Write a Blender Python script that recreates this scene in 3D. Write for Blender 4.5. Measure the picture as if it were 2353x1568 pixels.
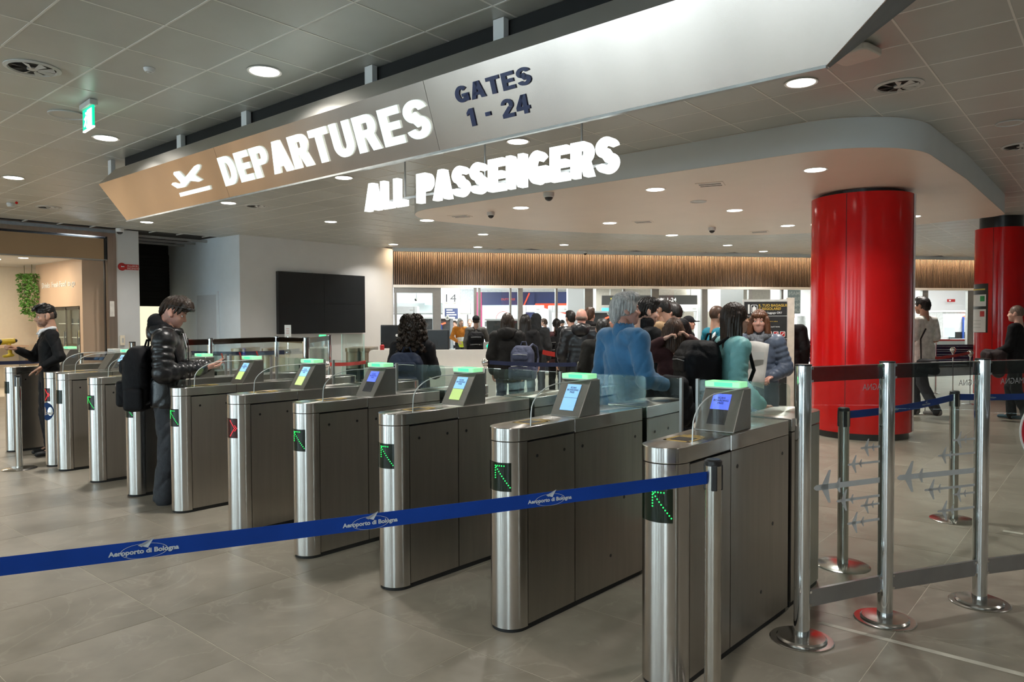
import bpy, bmesh, math, random
import numpy as np
from mathutils import Vector, Matrix, Euler
random.seed(7); rng = np.random.RandomState(5)
for o in list(bpy.data.objects): bpy.data.objects.remove(o)
scene = bpy.context.scene
COL = scene.collection
PI = math.pi

# ------------------------------------------------------------------ camera
IMW, IMH, FPX = 2353.0, 1568.0, 1658.37
CAMZ = 1.6
yaw, pitch, roll = math.radians(40.2086), math.radians(1.5611), math.radians(0.2267)
_f = Vector((-math.sin(yaw)*math.cos(pitch), math.cos(yaw)*math.cos(pitch), -math.sin(pitch)))
_r = Vector((math.cos(yaw), math.sin(yaw), 0)); _d = _f.cross(_r)
R_ = _r*math.cos(roll) + _d*math.sin(roll)
D_ = -_r*math.sin(roll) + _d*math.cos(roll)
F_ = _f
C_ = Vector((0, 0, CAMZ))
cam_data = bpy.data.cameras.new('camera'); cam = bpy.data.objects.new('camera', cam_data); COL.objects.link(cam)
cam_data.sensor_width = 36.0; cam_data.lens = FPX/IMW*36.0; cam_data.clip_start = 0.05; cam_data.clip_end = 200
mw = Matrix.Identity(4)
for i, v in enumerate((R_, -D_, -F_)):
    for j in range(3): mw[j][i] = v[j]
mw[0][3], mw[1][3], mw[2][3] = C_
cam.matrix_world = mw
scene.camera = cam

# ------------------------------------------------------------------ world, exposure
world = bpy.data.worlds.new('world'); scene.world = world; world.use_nodes = True
bg = world.node_tree.nodes['Background']; bg.inputs[0].default_value = (0.76, 0.89, 1.0, 1); bg.inputs[1].default_value = 9.5
vs = scene.view_settings
vs.view_transform = 'Standard'; vs.look = 'None'; vs.gamma = 1.0; vs.exposure = 0.42; vs.use_curve_mapping = False
LAMP_W = 29.0       # watts of one recessed downlight
ROOM_W = 230.0      # watts of one ceiling strip in the security hall

# ------------------------------------------------------------------ measured places (metres)
def ray(px, py): return R_*((px-IMW/2)/FPX) + D_*((py-IMH/2)/FPX) + F_
def at_z(px, py, z): d = ray(px, py); return C_ + d*((z-C_.z)/d.z)
def at_y(px, py, y): d = ray(px, py); return C_ + d*(y/d.y)
def at_x(px, py, x): d = ray(px, py); return C_ + d*(x/d.x)
def at_d(px, py, dep): return C_ + ray(px, py)*dep
def gnd(px, dep, z=0.0):
    p = C_ + (R_*((px-IMW/2)/FPX) + F_)*dep; return Vector((p.x, p.y, z))
CEIL = 3.65; SOFF = 3.34
WU = Vector((0.6196, 0.785, 0)); WV = Vector((-0.785, 0.6196, 0)); W0 = Vector((-15.77, 13.46, 0))   # glass partition: along, away, start

# ------------------------------------------------------------------ materials
MATS = {}
def nd(nt, t, **kw):
    n = nt.nodes.new(t)
    for k, v in kw.items(): setattr(n, k, v)
    return n
def pm(name, col, rough=0.5, metal=0.0, var=0.12, scale=12.0, bump=0.0, bscale=60.0, bdetail=3, stretch=(1,1,1), emit=None, es=0.0, spec=0.5, coat=0.0, aniso=0.0, sheen=0.0, sub=0.0):
    if name in MATS: return MATS[name]
    m = bpy.data.materials.new(name); m.use_nodes = True; nt = m.node_tree; b = nt.nodes['Principled BSDF']
    tc = nd(nt, 'ShaderNodeTexCoord'); mp = nd(nt, 'ShaderNodeMapping'); mp.inputs['Scale'].default_value = stretch
    nt.links.new(tc.outputs['Object'], mp.inputs[0])
    c = tuple(col)+(1,)
    if var > 0:
        nz = nd(nt, 'ShaderNodeTexNoise'); nz.inputs['Scale'].default_value = scale; nz.inputs['Detail'].default_value = 4
        nt.links.new(mp.outputs[0], nz.inputs['Vector'])
        rp = nd(nt, 'ShaderNodeValToRGB'); nt.links.new(nz.outputs['Fac'], rp.inputs[0])
        rp.color_ramp.elements[0].position = 0.3; rp.color_ramp.elements[1].position = 0.7
        rp.color_ramp.elements[0].color = tuple(max(0, x*(1-var)) for x in col)+(1,)
        rp.color_ramp.elements[1].color = tuple(min(1, x*(1+var)) for x in col)+(1,)
        nt.links.new(rp.outputs[0], b.inputs['Base Color'])
    else: b.inputs['Base Color'].default_value = c
    b.inputs['Roughness'].default_value = rough; b.inputs['Metallic'].default_value = metal
    b.inputs['Specular IOR Level'].default_value = spec
    b.inputs['Coat Weight'].default_value = coat; b.inputs['Coat Roughness'].default_value = 0.05
    b.inputs['Sheen Weight'].default_value = sheen
    if sub > 0: b.inputs['Subsurface Weight'].default_value = sub; b.inputs['Subsurface Radius'].default_value = (0.01, 0.004, 0.002)
    if aniso > 0:
        b.inputs['Anisotropic'].default_value = aniso
        b.inputs['Anisotropic Rotation'].default_value = 0.25
        tg = nd(nt, 'ShaderNodeTangent'); tg.direction_type = 'RADIAL'; tg.axis = 'Z'; nt.links.new(tg.outputs[0], b.inputs['Tangent'])
    if bump > 0:
        n2 = nd(nt, 'ShaderNodeTexNoise'); n2.inputs['Scale'].default_value = bscale; n2.inputs['Detail'].default_value = bdetail
        nt.links.new(mp.outputs[0], n2.inputs['Vector'])
        bp = nd(nt, 'ShaderNodeBump'); bp.inputs['Strength'].default_value = bump; bp.inputs['Distance'].default_value = 0.01
        nt.links.new(n2.outputs['Fac'], bp.inputs['Height']); nt.links.new(bp.outputs[0], b.inputs['Normal'])
    if emit is not None:
        b.inputs['Emission Color'].default_value = tuple(emit)+(1,); b.inputs['Emission Strength'].default_value = es
    MATS[name] = m; return m
def glassmat(name, tint=(0.93, 0.97, 0.96), refl=(0.9, 1.0, 1.0), rough=0.0, mul=1.0, base=0.0):
    if name in MATS: return MATS[name]
    m = bpy.data.materials.new(name); m.use_nodes = True; nt = m.node_tree
    for n in list(nt.nodes): nt.nodes.remove(n)
    out = nd(nt, 'ShaderNodeOutputMaterial'); mx = nd(nt, 'ShaderNodeMixShader'); tr = nd(nt, 'ShaderNodeBsdfTransparent'); gl = nd(nt, 'ShaderNodeBsdfGlossy')
    tr.inputs[0].default_value = tint+(1,); gl.inputs['Color'].default_value = refl+(1,); gl.inputs['Roughness'].default_value = rough
    lw = nd(nt, 'ShaderNodeLayerWeight'); pw = nd(nt, 'ShaderNodeMath', operation='POWER'); pw.inputs[1].default_value = 5.0
    mt = nd(nt, 'ShaderNodeMath', operation='MULTIPLY_ADD'); mt.inputs[1].default_value = 0.9*mul; mt.inputs[2].default_value = 0.035*mul+base
    nt.links.new(lw.outputs['Facing'], pw.inputs[0]); nt.links.new(pw.outputs[0], mt.inputs[0]); nt.links.new(mt.outputs[0], mx.inputs[0])
    nt.links.new(tr.outputs[0], mx.inputs[1]); nt.links.new(gl.outputs[0], mx.inputs[2]); nt.links.new(mx.outputs[0], out.inputs[0])
    MATS[name] = m; return m
def emat(name, col, s):
    if name in MATS: return MATS[name]
    return pm(name, (min(1, col[0]), min(1, col[1]), min(1, col[2])), rough=0.4, var=0.03, emit=col, es=s)

# ------------------------------------------------------------------ mesh builders
class MB:
    def __init__(s): s.v = []; s.f = []
    def add(s, vs, fs):
        n = len(s.v); s.v += [tuple(v) for v in vs]; s.f += [tuple(n+i for i in f) for f in fs]; return s
    def box(s, x0, x1, y0, y1, z0, z1):
        return s.add([(x0,y0,z0),(x1,y0,z0),(x1,y1,z0),(x0,y1,z0),(x0,y0,z1),(x1,y0,z1),(x1,y1,z1),(x0,y1,z1)],
                     [(0,3,2,1),(4,5,6,7),(0,1,5,4),(1,2,6,5),(2,3,7,6),(3,0,4,7)])
    def bar(s, a, b, w, h, up=(0,0,1)):          # box beam from a to b
        a = Vector(a); b = Vector(b); d = (b-a).normalized(); u = Vector(up); r = d.cross(u)
        if r.length < 1e-4: r = d.cross(Vector((1,0,0)))
        r.normalize(); u = r.cross(d).normalized(); vs = []
        for p in (a, b):
            for (i, j) in ((-1,-1),(1,-1),(1,1),(-1,1)): vs.append(p + r*(w/2*i) + u*(h/2*j))
        return s.add(vs, [(0,1,2,3),(7,6,5,4),(0,4,5,1),(1,5,6,2),(2,6,7,3),(3,7,4,0)])
    def prism(s, poly, z0, z1):                  # ccw polygon in xy
        n = len(poly)
        vs = [(p[0],p[1],z0) for p in poly]+[(p[0],p[1],z1) for p in poly]
        fs = [tuple(range(n-1,-1,-1)), tuple(range(n,2*n))]+[(i,(i+1)%n,n+(i+1)%n,n+i) for i in range(n)]
        return s.add(vs, fs)
    def extr(s, poly, a, b, axis='x'):           # polygon in the plane perpendicular to axis, extruded a..b
        n = len(poly)
        g = (lambda p, t: (t, p[0], p[1])) if axis == 'x' else (lambda p, t: (p[0], t, p[1]))
        vs = [g(p, a) for p in poly]+[g(p, b) for p in poly]
        fs = [tuple(range(n-1,-1,-1)), tuple(range(n,2*n))]+[(i,(i+1)%n,n+(i+1)%n,n+i) for i in range(n)]
        return s.add(vs, fs)
    def lathe(s, prof, seg=24, c=(0,0,0), sx=1.0, sy=1.0):
        n = len(prof); vs = []; fs = []
        for (r, z) in prof:
            for k in range(seg):
                a = 2*PI*k/seg; vs.append((c[0]+r*math.cos(a)*sx, c[1]+r*math.sin(a)*sy, c[2]+z))
        for i in range(n-1):
            for k in range(seg):
                k2 = (k+1) % seg; fs.append((i*seg+k, i*seg+k2, (i+1)*seg+k2, (i+1)*seg+k))
        fs.append(tuple(range(seg-1,-1,-1))); fs.append(tuple((n-1)*seg+k for k in range(seg)))
        return s.add(vs, fs)
    def tube(s, pts, r, seg=8, closed=False):
        pts = [Vector(p) for p in pts]; n = len(pts); rs = r if isinstance(r, (list, tuple)) else [r]*n; vs = []; fs = []; u = None
        for i, p in enumerate(pts):
            if closed: d = pts[(i+1) % n]-pts[i-1]
            else: d = pts[min(i+1, n-1)]-pts[max(i-1, 0)]
            d.normalize()
            if u is None: u = d.cross(Vector((0,0,1)));  u = u if u.length > 1e-3 else d.cross(Vector((1,0,0)))
            u = (u - d*u.dot(d)).normalized(); w = d.cross(u)
            for k in range(seg):
                a = 2*PI*k/seg; vs.append(p + u*(rs[i]*math.cos(a)) + w*(rs[i]*math.sin(a)))
        for i in range(n if closed else n-1):
            for k in range(seg):
                k2 = (k+1) % seg; i2 = (i+1) % n; fs.append((i*seg+k, i*seg+k2, i2*seg+k2, i2*seg+k))
        if not closed: fs.append(tuple(range(seg-1,-1,-1))); fs.append(tuple((n-1)*seg+k for k in range(seg)))
        return s.add(vs, fs)
    def ball(s, c, r, seg=14, rings=8, sc=(1,1,1)):
        prof = [(max(1e-4, r*math.sin(PI*i/rings)), -r*math.cos(PI*i/rings)) for i in range(rings+1)]
        n0 = len(s.v); s.lathe(prof, seg)
        for i in range(n0, len(s.v)):
            v = s.v[i]; s.v[i] = (c[0]+v[0]*sc[0], c[1]+v[1]*sc[1], c[2]+v[2]*sc[2])
        return s
    def strip(s, pts, h, th=0.002):              # thin vertical band (belt) along pts: pts are band centre line
        P = [Vector(p) for p in pts]; vs = []; fs = []
        for i, p in enumerate(P):
            d = P[min(i+1, len(P)-1)]-P[max(i-1, 0)]; nrm = Vector((-d.y, d.x, 0)).normalized()
            for (a, b) in ((-1,-1),(1,-1),(1,1),(-1,1)): vs.append(p + nrm*(th/2*a) + Vector((0,0,h/2*b)))
        for i in range(len(P)-1):
            for k in range(4): k2 = (k+1) % 4; fs.append((4*i+k, 4*i+k2, 4*i+4+k2, 4*i+4+k))
        fs.append((3,2,1,0)); n = 4*(len(P)-1); fs.append((n,n+1,n+2,n+3))
        return s.add(vs, fs)
    def xf(s, m):
        s.v = [tuple(m @ Vector(v)) for v in s.v]; return s
    def build(s, name, mat, parent=None, loc=None, rotz=0.0, smooth=35, bevel=0.0, bseg=2):
        me = bpy.data.meshes.new(name); me.from_pydata(s.v, [], s.f); me.update()
        bm = bmesh.new(); bm.from_mesh(me); bmesh.ops.recalc_face_normals(bm, faces=bm.faces); bm.to_mesh(me); bm.free()
        o = bpy.data.objects.new(name, me); COL.objects.link(o); me.materials.append(mat)
        if smooth:
            me.shade_smooth(); me.set_sharp_from_angle(angle=math.radians(smooth))
        if parent: o.parent = parent
        if loc is not None: o.location = loc
        o.rotation_euler[2] = rotz
        if bevel > 0:
            bv = o.modifiers.new('bevel', 'BEVEL'); bv.width = bevel; bv.segments = bseg; bv.limit_method = 'ANGLE'; bv.angle_limit = math.radians(50)
        return o
def linkmesh(name, me, parent=None, loc=(0,0,0)):
    o = bpy.data.objects.new(name, me); COL.objects.link(o); o.location = loc
    if parent: o.parent = parent
    return o
USED = {}
def tag(o, label, cat, group=None):
    o['label'] = label; o['category'] = cat
    if group: o['group'] = group
    return o
def thing(name, label, cat, loc=(0,0,0), rotz=0.0, group=None):
    o = bpy.data.objects.new(name, None); COL.objects.link(o); o.location = loc; o.rotation_euler[2] = rotz; o.empty_display_size = 0.1
    return tag(o, label, cat, group)
def struct(o): o['kind'] = 'structure'; return o
def copy_tree(o, parent=None):
    c = o.copy(); COL.objects.link(c); c.parent = parent
    for ch in o.children: copy_tree(ch, c)
    return c
def stadium(hw, y0, y1, n=16):                   # nose toward -y, centre at y0
    return [(hw*math.cos(a), y0+hw*math.sin(a)) for a in [PI + PI*i/n for i in range(n+1)]] + [(hw, y1), (-hw, y1)]
def rrect(x0, x1, y0, y1, r, n=5):
    out = []
    for (cx, cy, a0) in ((x1-r,y0+r,-PI/2),(x1-r,y1-r,0),(x0+r,y1-r,PI/2),(x0+r,y0+r,PI)):
        for i in range(n+1): a = a0+PI/2*i/n; out.append((cx+r*math.cos(a), cy+r*math.sin(a)))
    return out
def text_mesh(body, size=1.0, depth=0.0, bold=0.0, xs=1.0, align='LEFT', spacing=1.0, bevel=0.0):
    cu = bpy.data.curves.new('t', 'FONT'); cu.body = body; cu.size = size; cu.extrude = depth/2; cu.offset = bold; cu.align_x = align; cu.space_character = spacing; cu.bevel_depth = bevel; cu.space_line = 0.95
    cu.resolution_u = 4
    o = bpy.data.objects.new('t', cu); COL.objects.link(o)
    dg = bpy.context.evaluated_depsgraph_get(); me = bpy.data.meshes.new_from_object(o.evaluated_get(dg))
    bpy.data.objects.remove(o); bpy.data.curves.remove(cu)
    if xs != 1.0:
        for v in me.vertices: v.co.x *= xs
    return me
def text(name, body, mat, parent, mtx, fit=None, **kw):
    """fit=(width,height): scale the lettering to that box, lower left at the origin of mtx; x right, y up, z out."""
    me = text_mesh(body, **kw)
    if fit:
        xs = [v.co.x for v in me.vertices]; ys = [v.co.y for v in me.vertices]; w = max(xs)-min(xs); h = max(ys)-min(ys); x0 = min(xs); y0 = min(ys)
        for v in me.vertices: v.co.x = (v.co.x-x0)*fit[0]/w; v.co.y = (v.co.y-y0)*fit[1]/h
    me.materials.clear(); me.materials.append(mat)
    o = bpy.data.objects.new(name, me); COL.objects.link(o)
    if parent: o.parent = parent
    o.matrix_local = mtx
    return o
def frame(origin, xdir, ydir):
    x = Vector(xdir).normalized(); y = Vector(ydir); y = (y - x*y.dot(x)).normalized(); z = x.cross(y); m = Matrix.Identity(4)
    for i, v in enumerate((x, y, z)):
        for j in range(3): m[j][i] = v[j]
    for j in range(3): m[j][3] = origin[j]
    return m
def area_light(name, loc, size, watts, col=(1,1,1), parent=None, shape='DISK', sy=None, spread=PI, rot=(0,0,0)):
    l = bpy.data.lights.new(name, 'AREA'); l.shape = shape; l.size = size; l.energy = watts; l.color = col; l.spread = spread
    if sy: l.size_y = sy
    o = bpy.data.objects.new(name, l); COL.objects.link(o); o.location = loc; o.rotation_euler = rot
    if parent: o.parent = parent
    return o

# ------------------------------------------------------------------ heavy block lettering, one mesh per character
def _glyph(ch):
    t, h = .27, .215; q = []            # q: list of quads (4 points each)
    def rc(x0, y0, x1, y1): q.append([(x0,y0),(x1,y0),(x1,y1),(x0,y1)])
    def ar(cx, cy, rx, ry, a0, a1, n=14, tx=t, ty=h):
        P = []
        for i in range(n+1):
            a = math.radians(a0+(a1-a0)*i/n); P.append(((cx+rx*math.cos(a), cy+ry*math.sin(a)), (cx+(rx-tx)*math.cos(a), cy+(ry-ty)*math.sin(a))))
        for i in range(n): q.append([P[i][0], P[i+1][0], P[i+1][1], P[i][1]])
    w = .80
    if ch == 'D': rc(0,0,t,1); rc(t,0,w-.42,h); rc(t,1-h,w-.42,1); ar(w-.42,.5,.42,.5,-90,90)
    elif ch == 'E': w = .72; rc(0,0,t,1); rc(t,0,w,h); rc(t,1-h,w,1); rc(t,.4,w-.05,.4+h*.95)
    elif ch in 'PR':
        w = .80; rc(0,0,t,1); rc(t,1-h,w-.3,1); rc(t,.40,w-.3,.40+h*.9); ar(w-.3,.70,.30,.30,-90,90,12,t,h*.93)
        if ch == 'R': w = .84; q.append([(.36,.44),(.66,.46),(w,0),(w-.30,0)])
    elif ch == 'A': w = .90; q.append([(0,0),(.275,0),(.575,1),(.29,1)]); q.append([(w-.275,0),(w,0),(w-.29,1),(w-.575,1)]); rc(.2,.2,w-.2,.2+h*.85)
    elif ch == 'T': w = .78; rc(0,1-h,w,1); rc(w/2-t/2,0,w/2+t/2,1-h)
    elif ch == 'U': w = .80; rc(0,.36,t,1); rc(w-t,.36,w,1); ar(w/2,.36,w/2,.36,180,360,16)
    elif ch == 'S':
        w = .78; ar(w/2,.705,w/2,.295,12,250,16,t*.95,h*.9); ar(w/2,.295,w/2,.295,-168,72,16,t*.95,h*.9); q.append([(.12,.60),(.40,.70),(w-.12,.40),(w-.40,.30)])
    elif ch == 'G': w = .84; ar(w/2,.5,w/2,.5,38,322,20); rc(w*.5,.33,w,.33+h*.85); rc(w-.2,.04,w,.42)
    elif ch == 'L': w = .68; rc(0,0,t,1); rc(t,0,w,h)
    elif ch == 'N': w = .82; rc(0,0,t*.95,1); rc(w-t*.95,0,w,1); q.append([(0,1),(t*.98,1),(w,0),(w-t*.98,0)])
    elif ch == '1': w = .46; rc(w-t,0,w,1); q.append([(0,.62),(0,.80),(w-t,1),(w-t,.76)])
    elif ch == '2': w = .74; ar(w/2,.68,w/2,.32,175,-30,14,t*.9,h*.9); q.append([(w-.06,.52),(w-.30,.60),(0,.2),(.32,.18)]); rc(0,0,w,h)
    elif ch == '4': w = .80; rc(.42,0,.42+t*.95,1); rc(0,.2,w,.2+h*.9); q.append([(0,.22),(.24,.26),(.50,1),(.42,1)]); q.append([(0,.38),(.26,.38),(.6,1),(.38,1)])
    elif ch == '-': w = .34; rc(0,.36,w,.36+h)
    else: w = .42
    return w, q
def block_word(name, body, mat, parent, m, width, height, depth, gap=.09):
    """letters standing on the x axis of frame m, filling width x height; each letter is a part"""
    gl = [_glyph(c) for c in body]; tot = sum(g[0] for g in gl)+gap*(len(gl)-1); sx = width/tot; x = 0
    for (w, q), c in zip(gl, body):
        mb = MB()
        for p in q:
            a = [((x+u)*sx, v*height) for u, v in p]
            ar_ = sum(a[i][0]*a[(i+1) % 4][1]-a[(i+1) % 4][0]*a[i][1] for i in range(4))
            if ar_ < 0: a = a[::-1]
            mb.prism(a, -depth/2, depth/2)
        if mb.v: mb.xf(m).build(name, mat, parent, smooth=30)
        x += w+gap

# ================================================================== materials used throughout
def posmat(name, c1, c2, rough, s1, s2, spec=0.5, objvar=0.05, vein=None):
    m = bpy.data.materials.new(name); m.use_nodes = True; nt = m.node_tree; b = nt.nodes['Principled BSDF']
    g = nd(nt, 'ShaderNodeNewGeometry'); oi = nd(nt, 'ShaderNodeObjectInfo')
    off = nd(nt, 'ShaderNodeVectorMath', operation='SCALE'); cx = nd(nt, 'ShaderNodeCombineXYZ')
    nt.links.new(oi.outputs['Random'], cx.inputs[0]); nt.links.new(oi.outputs['Random'], cx.inputs[2]); nt.links.new(cx.outputs[0], off.inputs[0]); off.inputs['Scale'].default_value = 7.0
    ad = nd(nt, 'ShaderNodeVectorMath', operation='ADD'); nt.links.new(g.outputs['Position'], ad.inputs[0]); nt.links.new(off.outputs[0], ad.inputs[1])
    n1 = nd(nt, 'ShaderNodeTexNoise'); n1.inputs['Scale'].default_value = s1; n1.inputs['Detail'].default_value = 5; n1.inputs['Distortion'].default_value = 0.6
    n2 = nd(nt, 'ShaderNodeTexNoise'); n2.inputs['Scale'].default_value = s2; n2.inputs['Detail'].default_value = 4
    nt.links.new(ad.outputs[0], n1.inputs['Vector']); nt.links.new(ad.outputs[0], n2.inputs['Vector'])
    mx = nd(nt, 'ShaderNodeMath', operation='MULTIPLY_ADD'); mx.inputs[1].default_value = 0.35; nt.links.new(n2.outputs['Fac'], mx.inputs[0])
    m2 = nd(nt, 'ShaderNodeMath', operation='MULTIPLY'); m2.inputs[1].default_value = 0.65; nt.links.new(n1.outputs['Fac'], m2.inputs[0]); nt.links.new(m2.outputs[0], mx.inputs[2])
    rp = nd(nt, 'ShaderNodeValToRGB'); nt.links.new(mx.outputs[0], rp.inputs[0])
    e = rp.color_ramp.elements; e[0].position = 0.36; e[0].color = c1+(1,); e[1].position = 0.64; e[1].color = c2+(1,)
    hs = nd(nt, 'ShaderNodeHueSaturation'); mr = nd(nt, 'ShaderNodeMapRange'); mr.inputs[3].default_value = 1-objvar; mr.inputs[4].default_value = 1+objvar
    nt.links.new(oi.outputs['Random'], mr.inputs[0]); nt.links.new(mr.outputs[0], hs.inputs['Value']); nt.links.new(rp.outputs[0], hs.inputs['Color'])
    last = hs.outputs[0]
    if vein:
        vn = nd(nt, 'ShaderNodeTexNoise'); vn.inputs['Scale'].default_value = 1.6; vn.inputs['Detail'].default_value = 6; vn.inputs['Distortion'].default_value = 1.2
        nt.links.new(ad.outputs[0], vn.inputs['Vector'])
        vr = nd(nt, 'ShaderNodeValToRGB'); ve = vr.color_ramp.elements; ve[0].position = 0.488; ve[0].color = (0,0,0,1); ve[1].position = 0.5; ve[1].color = (0.4,0.4,0.4,1)
        x = ve.new(0.512); x.color = (0,0,0,1); nt.links.new(vn.outputs['Fac'], vr.inputs[0])
        mm = nd(nt, 'ShaderNodeMix', data_type='RGBA'); nt.links.new(vr.outputs[0], mm.inputs['Factor']); nt.links.new(last, mm.inputs['A']); mm.inputs['B'].default_value = vein+(1,); last = mm.outputs['Result']
    nt.links.new(last, b.inputs['Base Color']); b.inputs['Specular IOR Level'].default_value = spec
    rr = nd(nt, 'ShaderNodeMapRange'); rr.inputs[3].default_value = rough-0.06; rr.inputs[4].default_value = rough+0.08; nt.links.new(n2.outputs['Fac'], rr.inputs[0]); nt.links.new(rr.outputs[0], b.inputs['Roughness'])
    MATS[name] = m; return m
M_floor = posmat('stone_floor', (0.215, 0.190, 0.150), (0.33, 0.295, 0.24), 0.36, 1.1, 7.0, vein=(0.38, 0.345, 0.285))
M_grout = pm('grout', (0.55, 0.50, 0.42), 0.7)
M_ceil = posmat('ceiling_panel', (0.42, 0.43, 0.405), (0.48, 0.49, 0.465), 0.34, 0.6, 5.0, objvar=0.03)
M_rail = pm('ceiling_rail', (0.74, 0.73, 0.69), 0.45, var=0.03)
M_white = pm('white_plaster', (0.62, 0.62, 0.615), 0.65, var=0.02, scale=3)
M_gwall = pm('grey_plaster', (0.68, 0.735, 0.78), 0.7, var=0.03, scale=3)
M_soff = pm('soffit_paint', (0.76, 0.645, 0.545), 0.45, var=0.02, scale=2)
M_fascia = pm('fascia_grey', (0.70, 0.735, 0.75), 0.5, var=0.02, scale=2)
M_steel = pm('brushed_steel', (0.56, 0.535, 0.505), 0.25, 1.0, var=0.05, scale=6, stretch=(1,1,0.1), aniso=0.88)
M_steeld = pm('satin_steel', (0.42, 0.395, 0.36), 0.34, 1.0, var=0.06, scale=4, stretch=(6,6,0.4), aniso=0.7)
M_chrome = pm('polished_chrome', (0.72, 0.72, 0.72), 0.06, 1.0, var=0.02)
M_black = pm('black_plastic', (0.012, 0.012, 0.013), 0.35, var=0.1)
M_dark = pm('dark_gap', (0.01, 0.01, 0.01), 0.7, var=0.1)
M_alu = pm('grey_aluminium', (0.36, 0.36, 0.35), 0.42, 0.6, var=0.04)
M_glass = glassmat('clear_glass')
M_glassg = glassmat('green_edge_glass', (0.90, 0.96, 0.94), mul=1.3)
M_glasse = pm('glass_edge', (0.45, 0.66, 0.60), 0.2, var=0.05)
M_wood = pm('walnut_slat', (0.125, 0.082, 0.055), 0.5, var=0.35, scale=2.2, stretch=(9,9,0.6))
M_woodd = pm('dark_backing', (0.02, 0.014, 0.01), 0.8)
M_red = pm('red_lacquer', (0.56, 0.008, 0.008), 0.14, var=0.06, scale=1.5, coat=0.0, spec=0.28)
M_blackm = pm('matt_black', (0.008, 0.008, 0.008), 0.85, var=0.1)

def inframe(p, m=60):
    v = Vector(p)-C_; z = v.dot(F_)
    if z < 0.2: return None
    x = IMW/2+FPX*v.dot(R_)/z; y = IMH/2+FPX*v.dot(D_)/z
    return (x, y, z) if -m < x < IMW+m and -m < y < IMH+m else None
def poly_area(ps):
    return abs(sum(ps[i][0]*ps[(i+1) % len(ps)][1]-ps[(i+1) % len(ps)][0]*ps[i][1] for i in range(len(ps))))/2
def tiles(kind, base, mat, x0, dx, y0, dy, z0, z1, gap, test):
    """lay a grid of slabs: the 300 that show largest are parts, all others one joined part"""
    items = []
    for i in range(-40, 40):
        for j in range(-40, 60):
            cx, cy = x0+dx*(i+.5), y0+dy*(j+.5)
            if not test(cx, cy): continue
            ps = [inframe((x0+dx*(i+a), y0+dy*(j+b), z0), 400) for a, b in ((0,0),(1,0),(1,1),(0,1))]
            vis = all(ps) and inframe((cx, cy, z0), 40)
            items.append((poly_area(ps) if vis else 0, cx, cy))
    items.sort(key=lambda t: -t[0])
    me = MB().box(-dx/2+gap/2, dx/2-gap/2, -dy/2+gap/2, dy/2-gap/2, 0, z1-z0)
    proto = me.build(kind, mat, base, (items[0][1], items[0][2], z0), bevel=0, smooth=0)
    for a, cx, cy in items[1:300]: linkmesh(kind, proto.data, base, (cx, cy, z0))
    rest = MB()
    for a, cx, cy in items[300:]: rest.box(cx-dx/2+gap/2, cx+dx/2-gap/2, cy-dy/2+gap/2, cy+dy/2-gap/2, z0, z1)
    if rest.v:
        r = rest.build(kind+'_field', mat, base, smooth=0); r['kind'] = 'stuff'

# ================================================================== floor
XW, XE, YS, YN = -17.03, 9.0, -12.0, 44.0
floor = struct(MB().box(-26, XE, YS, YN, -0.15, -0.0012).build('floor', M_grout, smooth=0))
def infront(x, y): return (Vector((x, y, 0))-W0).dot(WV)
tiles('floor_tile', floor, M_floor, -3.19, 0.775, 1.745, 0.78, -0.012, 0.0, 0.004, lambda x, y: -18.5 < x < XE-.4 and YS+.4 < y < 30 and infront(x, y) < -0.05 and not (x < -15.8 and y > 8.8))
MB().box(-26, XE, 12, YN, -0.0011, -0.0005).build('far_floor', pm('pale_resin_floor', (0.42,0.40,0.36), 0.3), floor, smooth=0)

# ================================================================== ceiling
ceil = struct(MB().box(-26, XE, YS, YN, CEIL+0.021, CEIL+0.2).build('ceiling', M_dark, smooth=0))
CX0, CDX, CY0, CDY = -0.6*2.05, 0.6415, 1.128*2.05, 0.622
def ceil_ok(x, y): return -17.0 < x < XE-.3 and YS+.3 < y < 29 and infront(x, y) < -0.35 and not (x < -15.7 and y > 8.9) and not (x < -16.9)
tiles('ceiling_tile', ceil, M_ceil, CX0, CDX, CY0, CDY, CEIL+0.004, CEIL+0.02, 0.004, ceil_ok)
for i in range(-26, 16):
    x = CX0+CDX*i
    if -17 < x < XE: MB().box(x-.007, x+.007, YS, 30, CEIL+0.001, CEIL+0.022).build('grid_rail', M_rail, ceil, smooth=0)
for j in range(-22, 44):
    y = CY0+CDY*j
    if YS < y < 29: MB().box(-17, XE, y-.007, y+.007, CEIL+0.0015, CEIL+0.0215).build('grid_rail', M_rail, ceil, smooth=0)

# lowered rounded soffit around the red column
def arc(cx, cy, r, a0, a1, n=12): return [(cx+r*math.cos(a0+(a1-a0)*i/n), cy+r*math.sin(a0+(a1-a0)*i/n)) for i in range(n+1)]
YF = 7.72
outline = [(-7.9, YF)] + arc(-2.62, YF+1.05, 1.05, -PI/2, -0.06, 16) + [(-1.50, 10.5), (-1.50, 13.9)] + arc(-1.9, 14.3, 0.4, 0, PI/2, 6)
outline += [(-4.0, 15.2), (-5.6, 14.6), (-7.0, 13.4), (-8.0, 12.0), (-8.7, 10.6)] + arc(-8.15, YF+0.95, 0.95, PI*0.93, PI*1.5, 12)
sof = struct(MB().prism(outline, SOFF, CEIL+0.01).build('trim_1', M_soff, smooth=30))
n = len(outline)
MB().add([(p[0]*1.0, p[1], z) for z in (SOFF+0.002, CEIL+0.0) for p in [(q[0]+(q[0]+5)*0.0008, q[1]+(q[1]-11)*0.0008) for q in outline]],
         [(i, (i+1) % n, n+(i+1) % n, n+i) for i in range(n)]).build('fascia', M_fascia, sof, smooth=30)

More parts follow.
